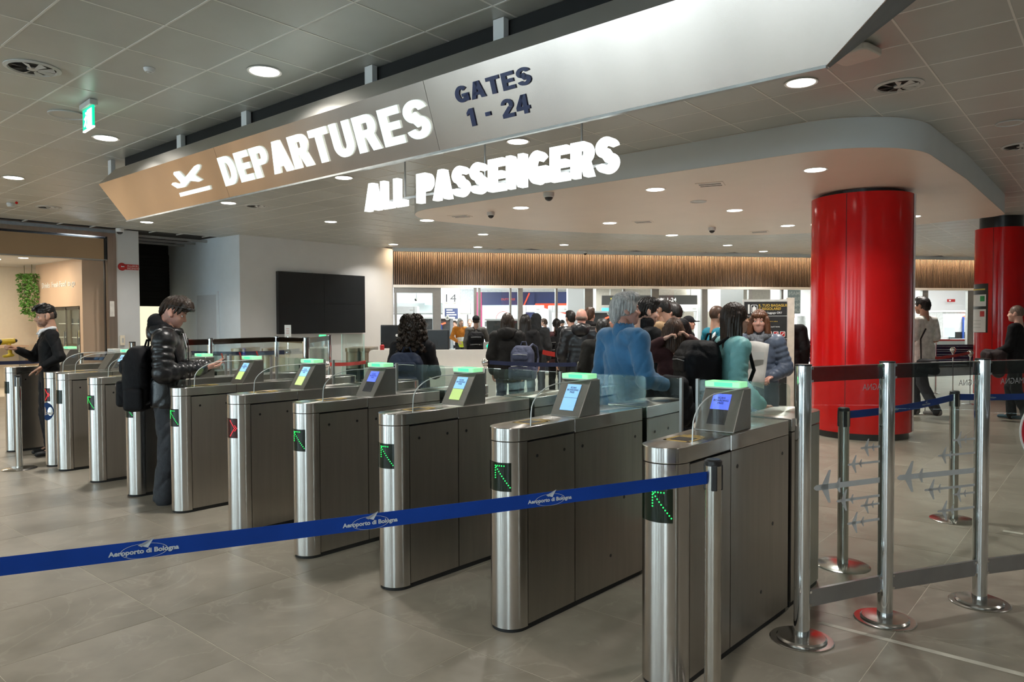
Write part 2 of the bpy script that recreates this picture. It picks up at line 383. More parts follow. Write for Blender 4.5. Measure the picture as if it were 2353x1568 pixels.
# ================================================================== walls round the hall
struct(MB().box(-19.4, -15.77, 8.81, 13.46, 0, CEIL+0.03).build('wall_video', M_white, smooth=0, bevel=0.004))
gw = struct(MB().box(-19.4, -15.772, 8.806, 8.81, 0, CEIL+0.02).build('wall_grey', M_gwall, smooth=0))
door = struct(MB().box(-17.81, -16.82, 8.775, 8.80, 0, 2.28).build('door_1', pm('grey_door', (0.55,0.57,0.60), 0.5, var=0.02), smooth=0))
for a, b, c, d in ((-17.89, -17.81, 0, 2.28), (-16.82, -16.74, 0, 2.28), (-17.89, -16.74, 2.28, 2.36)): MB().box(a, b, 8.765, 8.800, c, d).build('door_frame', M_gwall, door, smooth=0)
MB().tube([(-16.92, 8.76, 1.05), (-17.03, 8.75, 1.05)], 0.011).build('door_handle', M_chrome, door)
struct(MB().box(-17.4, -17.03, 6.58, 7.07, 0, CEIL+0.02).build('wall_pillar', M_white, smooth=0, bevel=0.004))
struct(MB().box(-19.6, -19.4, 7.07, 8.81, 0, CEIL).build('wall_passage', M_blackm, smooth=0))
sh = struct(MB().box(-19.4, -19.36, 7.2, 8.80, 2.03, CEIL-0.25).build('door_2', M_blackm, smooth=0))
for k in range(14): MB().box(-19.36, -19.345, 7.2, 8.80, 2.05+k*0.095, 2.13+k*0.095).build('shutter_slat', M_blackm, sh, smooth=0)
for k in range(3): MB().bar((-17.3-0.6*k, 7.08, CEIL-0.05-0.01*k), (-17.3-0.6*k, 8.80, CEIL-0.05-0.01*k), 0.05, 0.05).build('track_rail', M_alu, sh, smooth=0)
lo = MB().box(-19.4, -19.38, 7.9, 8.60, 0, 2.03).build('lit_opening', emat('lit_doorway', (1.0, 0.93, 0.66), 0.75), sh, smooth=0)
struct(MB().box(-19.4, -17.4, 7.07, 7.12, 0, CEIL).build('wall_return', M_blackm, smooth=0))
# hall behind and beside the photographer, with its window openings to daylight
struct(MB().box(-17.3, -17.03, YS, -4.0, 0, CEIL+0.08).build('wall_west', M_white, smooth=0))
struct(MB().box(XE, XE+0.3, YS-.3, YN, 0, CEIL+0.08).build('wall_east', pm('east_wall', (0.42,0.41,0.40), 0.7), smooth=0))
back = MB()
wins = [(-15.5, -12.6), (-11.6, -8.0), (-6.4, -4.4), (-2.9, -1.5), (0.4, 1.3), (3.2, 7.0)]
xs = -17.3
for a, b in wins: back.box(xs, a, YS-0.3, YS, 0, CEIL+0.08).box(a, b, YS-0.3, YS, 0, 0.25).box(a, b, YS-0.3, YS, 3.1, CEIL+0.08); xs = b
back.box(xs, XE+0.3, YS-0.3, YS, 0, CEIL+0.08)
struct(back.build('wall_south', pm('south_wall', (0.40,0.38,0.35), 0.7), smooth=0))
for k, (a, b) in enumerate(wins):
    w = struct(MB().box(a, b, YS-0.16, YS-0.14, 0.25, 3.1).build('window_%d' % (k+2), M_glass, smooth=0))
    for x in (a+0.03, (a+b)/2, b-0.03): MB().box(x-.03, x+.03, YS-0.2, YS-0.1, 0.25, 3.1).build('mullion', M_alu, w, smooth=0)

# ================================================================== glass partition and slatted wall above it
def wp(u, v, z): p = W0 + WU*u + WV*v; return Vector((p.x, p.y, z))
def wall_u(px):
    d = ray(px, 700); t = (W0-C_).dot(WV)/d.dot(WV); return (C_+d*t-W0).dot(WU)
def wbox(mb, u0, u1, v0, v1, z0, z1):
    return mb.add([wp(u0,v0,z0),wp(u1,v0,z0),wp(u1,v1,z0),wp(u0,v1,z0),wp(u0,v0,z1),wp(u1,v0,z1),wp(u1,v1,z1),wp(u0,v1,z1)],
                  [(0,3,2,1),(4,5,6,7),(0,1,5,4),(1,2,6,5),(2,3,7,6),(3,0,4,7)])
UL = 25.0
wall_n = struct(wbox(MB(), 0, UL, 0.02, 0.12, 2.65, CEIL+0.02).build('wall_slatted', M_woodd, smooth=0))
sl = MB(); u = 0.02
while u < UL:
    w = 0.030; wbox(sl, u, u+w, -0.035, 0.02, 2.65, 3.58); u += 0.0545
s_ = sl.build('wood_slats', M_wood, wall_n, smooth=0); s_['kind'] = 'stuff'
wbox(MB(), 0, UL, -0.05, 0.12, 2.57, 2.65).build('header_rail', pm('white_metal', (0.72,0.71,0.69), 0.4, var=0.02), wall_n, smooth=0)
wbox(MB(), -0.02, UL, -0.40, -0.33, 3.56, CEIL+0.01).build('cove_lip', M_fascia, wall_n, smooth=0)
wbox(MB(), 0.02, UL, -0.325, -0.29, 3.60, 3.63).build('cove_led_strip', emat('warm_led', (1.0, 0.74, 0.46), 42), wall_n, smooth=0)
wbox(MB(), -0.02, UL, -0.33, 0.12, CEIL-0.01, CEIL+0.02).build('cove_top', M_white, wall_n, smooth=0)
part = struct(wbox(MB(), 0, UL, -0.02, 0.08, 0, 0.06).build('window_1', M_alu, smooth=0))
mull = [(906, 912), (994, 1013), (1089, 1095), (1099, 1104), (1171, 1175), (1190, 1201), (1276, 1281), (1343, 1362), (1431, 1436), (1497, 1513), (1612, 1625), (1719, 1727), (1794, 1799), (1866, 1872), (1960, 1972), (2040, 2052), (2118, 2131), (2222, 2237), (2330, 2345)]
prev = None
for a, b in mull:
    ua, ub = wall_u(a), wall_u(b)
    wbox(MB(), ua, ub, -0.03, 0.07, 0.06, 2.57).build('mullion', M_alu, part, smooth=0)
    if prev is not None and ua-prev > 0.12: wbox(MB(), prev, ua, 0.015, 0.025, 0.06, 2.57).build('pane', M_glass, part, smooth=0)
    prev = ub
wbox(MB(), wall_u(905), wall_u(1004), -0.025, 0.065, 2.42, 2.57).build('transom', M_alu, part, smooth=0)

# ================================================================== security hall beyond the glass
hall = struct(wbox(MB(), -3, UL+3, 0.13, 26, 3.30, 3.4).build('ceiling_security', pm('bright_ceiling', (0.62,0.61,0.62), 0.35, var=0.04, scale=1), smooth=0))
for k in range(7):
    wbox(MB(), 0, UL, 1.2+k*2.3, 1.36+k*2.3, 3.285, 3.30).build('strip_lamp', emat('white_led', (1.0, 0.98, 0.96), 7), hall, smooth=0)
for k in range(4):
    for j in range(3):
        p = wp(3+6.4*k, 2.5+5*j, 3.27); area_light('strip_light', p, 1.2, ROOM_W, (1.0, 0.97, 0.95), None, 'SQUARE').parent = hall
struct(wbox(MB(), -3, UL+3, 17, 17.3, 0, 3.4).build('wall_security', pm('back_wall_grey', (0.52,0.51,0.50), 0.6), smooth=0))
struct(wbox(MB(), -3.2, -3, 0, 17.3, 0, 3.4).build('wall_security_side', M_white, smooth=0))
struct(wbox(MB(), UL+3, UL+3.2, -6, 17.3, 0, 3.7).build('wall_security_end', M_white, smooth=0))
struct(wbox(MB(), -3, 0, 0.0, 0.2, 0, 3.66).build('wall_stub', M_white, smooth=0))

# ================================================================== recessed downlights
M_lens = emat('downlight_lens', (1.0, 0.96, 0.88), 9.0)
M_trim = pm('white_trim', (0.78, 0.77, 0.74), 0.4, var=0.02)
def downlight_proto(z):
    t = thing('downlight', '', 'light')
    MB().lathe([(0.118, 0.0), (0.135, -0.004), (0.138, 0.002), (0.125, 0.003)], 28).build('trim_ring', M_trim, t)
    MB().lathe([(0.004, -0.0035), (0.112, -0.003), (0.117, 0.001)], 28).build('lens', M_lens, t)
    area_light('lamp', (0, 0, -0.012), 0.22, LAMP_W, (1.0, 0.955, 0.89), t, spread=math.radians(130))
    return t
DL = [  # px, py, plane, label
 (608,165,CEIL,'large round downlight high at the left above the middle of the metal banner'),
 (243,318,CEIL,'round downlight just below the green exit sign'),
 (31,409,CEIL,'round downlight at the far left edge above the cafe front'),
 (790,409,CEIL,'round downlight seen under the banner below the letters U and R of DEPARTURES'),
 (525,467,CEIL,'round downlight under the banner below the letter D of DEPARTURES'),
 (337,511,CEIL,'round downlight by the lower left corner of the metal banner'),
 (760,510,CEIL,'round downlight in the ceiling above the black video wall'),
 (904,562,CEIL,'round downlight at the corner where the white wall meets the wooden slats'),
 (1190,326,CEIL,'round downlight right above the word PASSENGERS'),
 (1841,191,CEIL,'large round downlight below the right end of the metal banner'),
 (1873,391,SOFF,'round downlight in the soffit just in front of the big red column'),
 (1506,436,SOFF,'round soffit downlight to the right below the letter S of PASSENGERS'),
 (1197,478,SOFF,'round soffit downlight between the two dome cameras'),
 (981,507,SOFF,'round downlight near the rounded left end of the soffit'),
 (1688,484,SOFF,'round soffit downlight midway between the hanging letters and the red column'),
 (1401,513,SOFF,'round soffit downlight just left of the small square vent'),
 (1810,519,SOFF,'round soffit downlight close to the left side of the red column'),
 (1544,541,SOFF,'round soffit downlight left of the far dome camera'),
 (2097,498,SOFF,'round soffit downlight close to the right side of the big red column'),
 (1110,539,CEIL,'round downlight behind the soffit, above the 14 sign, nearer of the two'),
 (1098,568,CEIL,'round downlight close above the slats over the 14 sign, farther of the two'),
 (1296,563,CEIL,'round downlight close above the slats over the bald man'),
 (1672,564,CEIL,'round downlight close above the slats over the long-haired woman'),
 (1754,578,CEIL,'small round downlight above the slats over the luggage rules sign'),
 (2292,522,CEIL,'round downlight above the far red column, nearer of the two'),
 (2323,545,CEIL,'round downlight above the far red column, farther of the two'),
 (2090,585,CEIL,'tiny round downlight above the slats just right of the big red column')]
proto = None
for px, py, z, lab in DL:
    p = at_z(px, py, z-0.003)
    o = downlight_proto(z) if proto is None else copy_tree(proto)
    proto = proto or o
    o.location = p; o['label'] = lab; o['group'] = 'recessed downlights'
# lamps of the same kind over the hall behind the photographer and the queue
for k, (x, y) in enumerate([(-13.5, 0.5), (-9.3, -1.2), (-4.6, -1.6), (-0.8, 0.9), (2.6, 2.6), (2.2, -3.0), (-6.5, -6.0), (-12, -5.0), (3.0, 7.5), (2.5, 12)]):
    o = copy_tree(proto); o.location = (x, y, CEIL-0.003); o['label'] = 'round downlight of the entrance hall, outside the picture'; o['group'] = 'hall downlights out of view'

# ================================================================== small ceiling fittings
M_grey = pm('pale_grey_plastic', (0.55, 0.55, 0.53), 0.45, var=0.03)
M_dome = pm('smoked_dome', (0.02, 0.02, 0.022), 0.08, var=0.05)
def swirl(px, py, r, label):
    p = at_z(px, py, CEIL); t = thing('air_diffuser', label, 'vent', p, group='swirl air diffusers')
    MB().lathe([(r*0.80, 0.004), (r*0.86, -0.012), (r, -0.004), (r*1.0, 0.002)], 32).build('rim', M_grey, t)
    MB().lathe([(0.003, 0.0), (r*0.82, 0.0), (r*0.82, 0.003)], 32).build('throat', M_dark, t)
    MB().lathe([(0.003, -0.015), (r*0.2, -0.012), (r*0.2, 0.0)], 20).build('hub', M_grey, t)
    for k in range(8):
        a = 2*PI*k/8; b = a+0.35
        MB().add([(r*.2*math.cos(a), r*.2*math.sin(a), -.012), (r*.8*math.cos(a), r*.8*math.sin(a), -.003), (r*.8*math.cos(b), r*.8*math.sin(b), -.02), (r*.2*math.cos(b), r*.2*math.sin(b), -.018)], [(0,1,2,3)]).build('blade', M_grey, t)
swirl(75, 157, 0.20, 'round swirl air diffuser at the upper left of the ceiling')
swirl(2065, 197, 0.20, 'round swirl air diffuser right of the banner, nearest to the photographer there')
swirl(2345, 336, 0.20, 'round swirl air diffuser cut by the right edge of the picture')
swirl(112, 477, 0.20, 'round swirl air diffuser above the cafe front')
swirl(590, 474, 0.20, 'round swirl air diffuser right of the downlight below the letter D')
def ringplate(px, py, z, r, label, cat='speaker'):
    t = thing('ceiling_speaker', label, cat, at_z(px, py, z), group='round ceiling speakers')
    MB().lathe([(r*.86, 0.0), (r*.9, -0.01), (r, -0.008), (r, 0.002)], 28).build('rim', M_grey, t)
    MB().lathe([(0.003, -0.003), (r*.87, -0.002), (r*.87, 0.001)], 28).build('grille', M_ceil, t)
ringplate(155, 264, CEIL, 0.17, 'round flush ceiling speaker left of the exit sign')
ringplate(2320, 283, CEIL, 0.13, 'round flush ceiling speaker at the right picture edge')
ringplate(1605, 463, SOFF, 0.12, 'round flush speaker in the soffit below the square vent')
def slotvent(px, py, z, label, s=0.17):
    t = thing('square_vent', label, 'vent', at_z(px, py, z-0.002), 0.3, group='soffit vents')
    MB().box(-s, s, -s*.8, s*.8, -0.004, 0.003).build('frame', M_soff if z == SOFF else M_grey, t, smooth=0)
    for k in range(4): MB().box(-s*.8, s*.8, -s*.6+k*s*.36, -s*.6+k*s*.36+s*.16, -0.006, -0.003).build('slot', M_dark if k % 2 else M_grey, t, smooth=0)
slotvent(1632, 424, SOFF, 'air vent in the soffit above the middle of the queue')
slotvent(1057, 497, SOFF, 'air vent near the left end of the soffit')
slotvent(1477, 510, SOFF, 'air vent right of the soffit downlight above the white-haired man')
slotvent(1745, 533, SOFF, 'air vent in the soffit left of the red column')
def domecam(px, py, z, r, label):
    t = thing('dome_camera', label, 'camera', at_z(px, py, z), group='dome cameras')
    MB().lathe([(r*.95, -r*1.0), (r*1.12, -r*.8), (r*1.15, 0.002)], 24).build('housing', M_white, t)
    MB().lathe([(0.002, -r*1.75), (r*.35, -r*1.7), (r*.65, -r*1.5), (r*.85, -r*1.2), (r*.88, -r*.95)], 20).build('dome', M_dome, t)
domecam(1128, 488, SOFF, 0.055, 'dome camera hanging below the letters ASS of PASSENGERS')
domecam(1261, 443, SOFF, 0.065, 'flat dome camera below the letters NGE of PASSENGERS')
domecam(1636, 523, SOFF, 0.06, 'dome camera in the soffit left of the red column')
domecam(275, 526, CEIL-0.02, 0.07, 'dome camera on the corner pillar by the cafe front')
domecam(1345, 578, CEIL-0.02, 0.06, 'tiny dome camera above the wooden slats over the bald man')
t = thing('smoke_detector', 'small white motion detector on the ceiling right of the exit sign', 'detector', at_z(343, 158, CEIL))
MB().lathe([(0.002, -0.03), (0.03, -0.028), (0.042, -0.012), (0.045, 0.002)], 20).build('body', M_white, t); MB().lathe([(0.002,-0.036),(0.014,-0.034),(0.015,-0.028)], 12).build('sensor', M_grey, t)
t = thing('smoke_detector', 'grey smoke detector on the ceiling above the cafe front', 'detector', at_z(25, 468, CEIL))
MB().lathe([(0.002, -0.06), (0.05, -0.055), (0.07, -0.02), (0.07, 0.002)], 20).build('body', M_grey, t); MB().ball((0.3, 0.0, -0.02), 0.022).build('indicator', M_red, t)
t = thing('ceiling_antenna', 'pale rounded antenna box on the ceiling by the right end of the banner', 'antenna', at_z(1965, 112, CEIL-0.0), -0.2)
MB().prism(rrect(-.15, .15, -.14, .14, .05), -0.07, -0.015).build('cover', pm('pale_plastic', (0.62,0.58,0.53), 0.4, var=0.02), t, bevel=0.012); MB().box(-.1, .1, -.1, .1, -0.016, 0.002).build('mount', M_black, t, smooth=0)
# emergency exit sign
ep = at_z(203, 236, CEIL)
t = thing('exit_sign', 'green emergency exit sign hanging from the ceiling at the upper left', 'sign', (ep.x, ep.y, CEIL), math.radians(-4))
MB().box(-.16, .16, -.035, .035, -0.05, 0.0).build('housing', M_grey, t, smooth=0, bevel=0.006)
pl = MB().box(-.15, .15, -.008, .008, -0.25, -0.05).build('panel', emat('exit_green', (0.0, 0.62, 0.30), 1.1), t, smooth=0)
W_e = emat('exit_white', (0.85, 1.0, 0.92), 1.6)
MB().box(-.152, .152, -.009, .009, -0.252, -0.238).build('border', W_e, pl, smooth=0)
MB().box(-.01, .12, -.0105, .0105, -0.235, -0.07).add([(-.01,-.0105,-.235),(-.01,-.0105,-.07),(-.01,.0105,-.07),(-.01,.0105,-.235)], [(0,1,2,3)]).build('door_symbol', W_e, pl, smooth=0)
MB().ball((-.04, 0, -.095), .018, 10, 6).bar((-.045,0,-.115), (-.06,0,-.17), .022, .03).bar((-.06,0,-.17), (-.03,0,-.225), .022, .018).bar((-.06,0,-.17), (-.105,0,-.205), .022, .018).bar((-.045,0,-.125), (-.1,0,-.14), .022, .014).bar((-.05,0,-.125), (.0,0,-.15), .022, .014).build('running_figure', W_e, pl, smooth=0)

# ================================================================== big metal banner
BT, BB, YT, YB = 3.366, 2.883, 3.66, 3.827
SL = (YB-YT)/(BT-BB)
def ban(px, py, off=0.0):
    d = ray(px, py); nrm = Vector((0, 1, SL)); c0 = YT+SL*BT; t = (c0-nrm.dot(C_))/nrm.dot(d); return C_+d*t
M_ban = pm('brushed_banner_steel', (0.575, 0.49, 0.44), 0.25, 1.0, var=0.18, scale=0.9, stretch=(1.0,1,0.3), aniso=0.0, bump=0.9, bscale=1.1, bdetail=0)
M_ban2 = pm('banner_return', (0.42, 0.41, 0.385), 0.4, 1.0, var=0.05, scale=2)
M_bang = pm('banner_end_grey', (0.20, 0.215, 0.225), 0.5, 0.3, var=0.05)
XL0, XL1, XR0, XR1 = -9.97, -9.55, -1.155, -0.52     # left top / bottom, right bottom / top
bn = thing('departures_banner', 'long brushed metal banner reading DEPARTURES GATES 1 - 24 hung below the ceiling', 'sign', (-5.3, YT, CEIL))
o0 = Vector((-5.3, YT, CEIL))
def L(x, y, z): return Vector((x, y, z))-o0
seam1, seam2 = -7.03, -3.94
pp = [(XL0, XL1, seam1, seam1), (seam1+.004, seam1+.004, seam2, seam2), (seam2+.004, seam2+.004, XR1, XR0)]
for (ta, ba_, tb, bb_) in pp:
    MB().add([L(ta,YT,BT), L(ba_,YB,BB), L(bb_,YB,BB), L(tb,YT,BT), L(ta,YT+.012,BT), L(ba_,YB+.012,BB), L(bb_,YB+.012,BB), L(tb,YT+.012,BT)],
             [(0,1,2,3),(7,6,5,4),(0,4,5,1),(1,5,6,2),(2,6,7,3),(3,7,4,0)]).build('front_panel', M_ban, bn, smooth=0)
# return strip above, sloping back, then roof
zt = BT+0.125; yb2 = YT+0.02
MB().add([L(XL0,YT,BT), L(XR1,YT,BT), L(XR1-.30,yb2,zt), L(XL0+.45,yb2,zt)], [(0,1,2,3)]).build('upper_return', M_ban2, bn, smooth=0)
yb3 = YB+0.05; ybt = YT+0.55
MB().add([L(XL1,YB,BB), L(XR0,YB,BB), L(XR0,yb3,BB), L(XL1,yb3,BB), L(XL0+.45,yb2,zt), L(XR1-.3,yb2,zt), L(XR1-.1,ybt,BT), L(XL0+.3,ybt,BT)],
         [(3,2,1,0), (2,3,7,6), (4,5,6,7)]).build('back_casing', M_fascia, bn, smooth=0)
MB().add([L(XR0,YB,BB), L(XR0,yb3,BB), L(XR1-.1,ybt,BT), L(XR1,YT,BT), L(XR1-.3,yb2,zt)], [(0,1,2,3), (3,2,4)]).build('end_cap', M_bang, bn, smooth=0)
MB().add([L(XL1,YB,BB), L(XL0,YT,BT), L(XL0+.3,ybt,BT), L(XL1,yb3,BB), L(XL0+.45,yb2,zt)], [(0,1,2,3), (1,4,2)]).build('end_cap', M_ban2, bn, smooth=0)
MB().box(XL0+.5-o0.x, XR1-.35-o0.x, .125, .5, zt-.05-CEIL, -.002).build('gap_shade_box', M_blackm, bn, smooth=0)  # black box added as the dark shade between banner top and ceiling
MB().bar(L(XL1,YB+.004,BB-.008), L(XR0,YB+.004,BB-.008), 0.03, 0.016).build('bottom_edge', pm('edge_trim', (0.5,0.5,0.48), 0.4, 0.5), bn, smooth=0)
for px, py in ((265, 380), (425, 325), (575, 268), (862, 170), (1160, 65), (1560, -60)):
    q = at_y(px, py, YT+0.13); x = q.x
    h = MB().box(x-.045-o0.x, x+.05-o0.x, .06, .11, zt-.05-CEIL, 0).build('hanger', M_white, bn, smooth=0)
nrm = Vector((0, -1, -SL)).normalized(); upv = Vector((0, -SL, 1)).normalized()
M_let = emat('lit_white_letters', (0.82, 0.97, 0.94), 0.70)
M_letb = pm('blue_letters', (0.018, 0.028, 0.105), 0.35, var=0.05)
def bantext(body, bl, tr_, mat, depth, bold, name):
    a = ban(*bl); b = ban(*tr_); w = b.x-a.x; h = (b-a).dot(upv)
    m = frame(a+nrm*(depth/2+.002)-o0, (1,0,0), upv)
    block_word(name, body, mat, bn, m, w, h, depth, .15)
bantext('DEPARTURES', (522, 428), (975, 222), M_let, 0.014, 0.018, 'departures_letter')
bantext('GATES', (1052, 239), (1216, 150), M_letb, 0.008, 0.016, 'gates_letter')
bantext('1 - 24', (1081, 292), (1213, 214), M_letb, 0.008, 0.016, 'number_letter')
# take-off symbol
a = ban(418, 453); b = ban(466, 376); fw = 0.0
fr = frame(a+nrm*0.004-o0, (1,0,0), upv); W_ = (ban(484, 432)-a).x; H_ = (b-a).dot(upv)
def icon(polys):
    mb = MB()
    for p in polys: mb.extr([(q[0]*W_, q[1]*H_) for q in p], -0.012, 0.0, 'y')
    mb.v = [(v[0], v[2], -v[1]) for v in mb.v]
    return mb.xf(fr)
icon([[(0.0,0.02),(1.0,0.02),(1.0,0.17),(0.0,0.17)]]).build('runway_bar', M_let, bn, smooth=0)
icon([[(0.02,0.36),(0.22,0.34),(0.86,0.84),(0.92,0.95),(0.88,1.02),(0.76,0.99),(0.12,0.50)], [(0.36,0.62),(0.20,0.98),(0.06,1.0),(0.02,0.92),(0.20,0.46)], [(0.10,0.46),(-0.10,0.62),(-0.16,0.56),(0.0,0.36)], [(0.42,0.55),(0.74,0.40),(0.84,0.44),(0.62,0.70)]]).build('aeroplane_symbol', M_let, bn, smooth=0)

# hanging ALL PASSENGERS letters
YP = 4.28
a = at_y(843, 478, YP); b = at_y(1420, 322, YP)
tp = thing('hanging_letters', 'white glowing letters ALL PASSENGERS hung on rods below the banner', 'sign', ((a.x+b.x)/2, YP, a.z))
M_let2 = emat('glowing_letters', (0.95, 1.0, 1.0), 1.0)
zb_ = at_y(1130, 440, YP).z-0.005; zt_ = at_y(1130, 372, YP).z+0.012
block_word('glowing_letter', 'ALL PASSENGERS', M_let2, tp, frame(Vector((a.x, YP, zb_))-tp.location, (1,0,0), (0,0,1)), b.x-a.x, zt_-zb_, 0.06, .16)
MB().box(a.x+.06-tp.location.x, b.x-.05-tp.location.x, 0.055, 0.075, zb_+.07-tp.location.z, zb_+.09-tp.location.z).build('carrier_rail', M_alu, tp, smooth=0)
for px in (918, 1102, 1325):
    x = at_y(px, 400, YP).x-tp.location.x; MB().tube([(x, .065, zb_+.08-tp.location.z), (x, .065, CEIL-tp.location.z)], 0.008, 8).build('rod', M_alu, tp)

# ================================================================== red columns
def redcol(px, dep, r, ztop, label, stripe=True):
    p = gnd(px, dep); t = thing('red_column', label, 'column', p)
    MB().lathe([(r-.04, 0), (r-.04, 0.09)], 48).build('plinth', M_black, t)
    MB().lathe([(r, 0.09), (r, ztop)], 72).build('cladding', M_red, t)
    MB().lathe([(r*.83, ztop-.02), (r*.83, (SOFF if stripe else CEIL)+.0)], 48).build('neck', M_black, t)
    ca = math.atan2(-p.y, -p.x)
    for da in (-0.28, 1.3, 2.9, -1.9):
        x, y = r*math.cos(ca+da), r*math.sin(ca+da); n_ = Vector((x, y, 0)).normalized(); tt = Vector((-n_.y, n_.x, 0))
        MB().bar(Vector((x, y, .1))+n_*.001, Vector((x, y, ztop-.01))+n_*.001, 0.006, 0.004, up=n_).build('panel_joint', M_dark, t, smooth=0)
    if stripe:
        x, y = r*math.cos(ca+1.42), r*math.sin(ca+1.42); n_ = Vector((x, y, 0)).normalized()
        MB().bar(Vector((x, y, .1)), Vector((x, y, ztop)), 0.05, 0.03, up=n_).build('edge_profile', M_trim, t, smooth=0)
    return t, p, ca
redcol(1977, 10.09, 0.648, 3.285, 'big glossy red round column standing right of the luggage rules sign')
t2, p2, ca2 = redcol(2297, 14.6, 0.45, 3.42, 'smaller glossy red round column at the right with a poster of rules', False)
# curved poster on the far column
def poster_patch(z0, z1, a0, a1, off, mat, name, parent, r=0.45):
    vs = []; n_ = 8
    for z in (z0, z1):
        for i in range(n_+1): a = ca2+a0+(a1-a0)*i/n_; vs.append(((r+off)*math.cos(a), (r+off)*math.sin(a), z))
    return MB().add(vs, [(i, i+1, n_+2+i, n_+1+i) for i in range(n_)]).build(name, mat, parent)
zt, zb = at_d(2257, 652, 14.4).z, at_d(2257, 765, 14.4).z
po = thing('rules_poster', 'narrow black and white poster with green tick and red cross on far red column', 'poster', p2)
A0, A1 = -1.62, -0.46
poster_patch(zb, zt, A0, A1, 0.004, M_black, 'sheet', po)
Wp = pm('paper_white', (0.75,0.74,0.72), 0.6, var=0.03); hh = zt-zb
s1 = poster_patch(zt-hh*.46, zt-hh*.22, A0, A1-.08, 0.007, Wp, 'allowed_field', po); s2 = poster_patch(zb+.01, zt-hh*.52, A0, A1-.08, 0.007, Wp, 'forbidden_field', po)
poster_patch(zt-hh*.13, zt-hh*.10, A0+.1, A1-.12, 0.007, pm('ochre_print', (0.6,0.42,0.08), 0.6), 'title_line', po)
poster_patch(zt-hh*.36, zt-hh*.25, A1-.36, A1-.14, 0.009, pm('tick_green', (0.03,0.30,0.08), 0.5), 'tick_badge', po)
poster_patch(zt-hh*.67, zt-hh*.56, A1-.36, A1-.14, 0.009, pm('cross_red', (0.55,0.03,0.03), 0.5), 'cross_badge', po)
for k in range(3): poster_patch(zt-hh*(.76+.07*k), zt-hh*(.745+.07*k), A0+.1, A1-.3, 0.009, M_grey, 'text_line', po)

# ================================================================== boarding-pass gates
GX = [-1.53, -2.436, -3.343, -4.250, -5.13, -6.075, -6.975, -7.878, -8.77, -9.14, -10.58]
GY = 2.865
M_led0 = pm('led_panel_black', (0.004, 0.012, 0.006), 0.12, var=0.05)
M_ledg = emat('led_green', (0.02, 1.0, 0.14), 1.25)
M_ledr = emat('led_red', (1.0, 0.02, 0.03), 1.5)
M_led0r = pm('led_panel_dark_red', (0.05, 0.003, 0.004), 0.15, var=0.05)
M_bar = emat('light_bar_green', (0.36, 0.92, 0.46), 0.50)
M_barc = emat('light_bar_core', (0.08, 1.0, 0.32), 0.85)
M_scr_b = emat('screen_blue', (0.10, 0.16, 0.80), 0.8); M_scr_c = emat('screen_cyan', (0.25, 0.50, 0.80), 0.75); M_scr_g = emat('screen_green', (0.50, 0.66, 0.22), 0.6); M_scr_k = pm('screen_off', (0.05,0.05,0.055), 0.2)
M_orange = pm('ochre_marking', (0.62, 0.40, 0.10), 0.5)
M_acr = glassmat('acrylic', (0.97, 0.98, 0.98), mul=0.9)
M_read = pm('reader_steel', (0.34, 0.325, 0.30), 0.42, 1.0, var=0.04)
def gate_plan(y):   # half width along the gate
    if y < 0.42: return 0.105+0.012*max(0, y)/0.42
    return 0.117+(y-0.42)*0.048
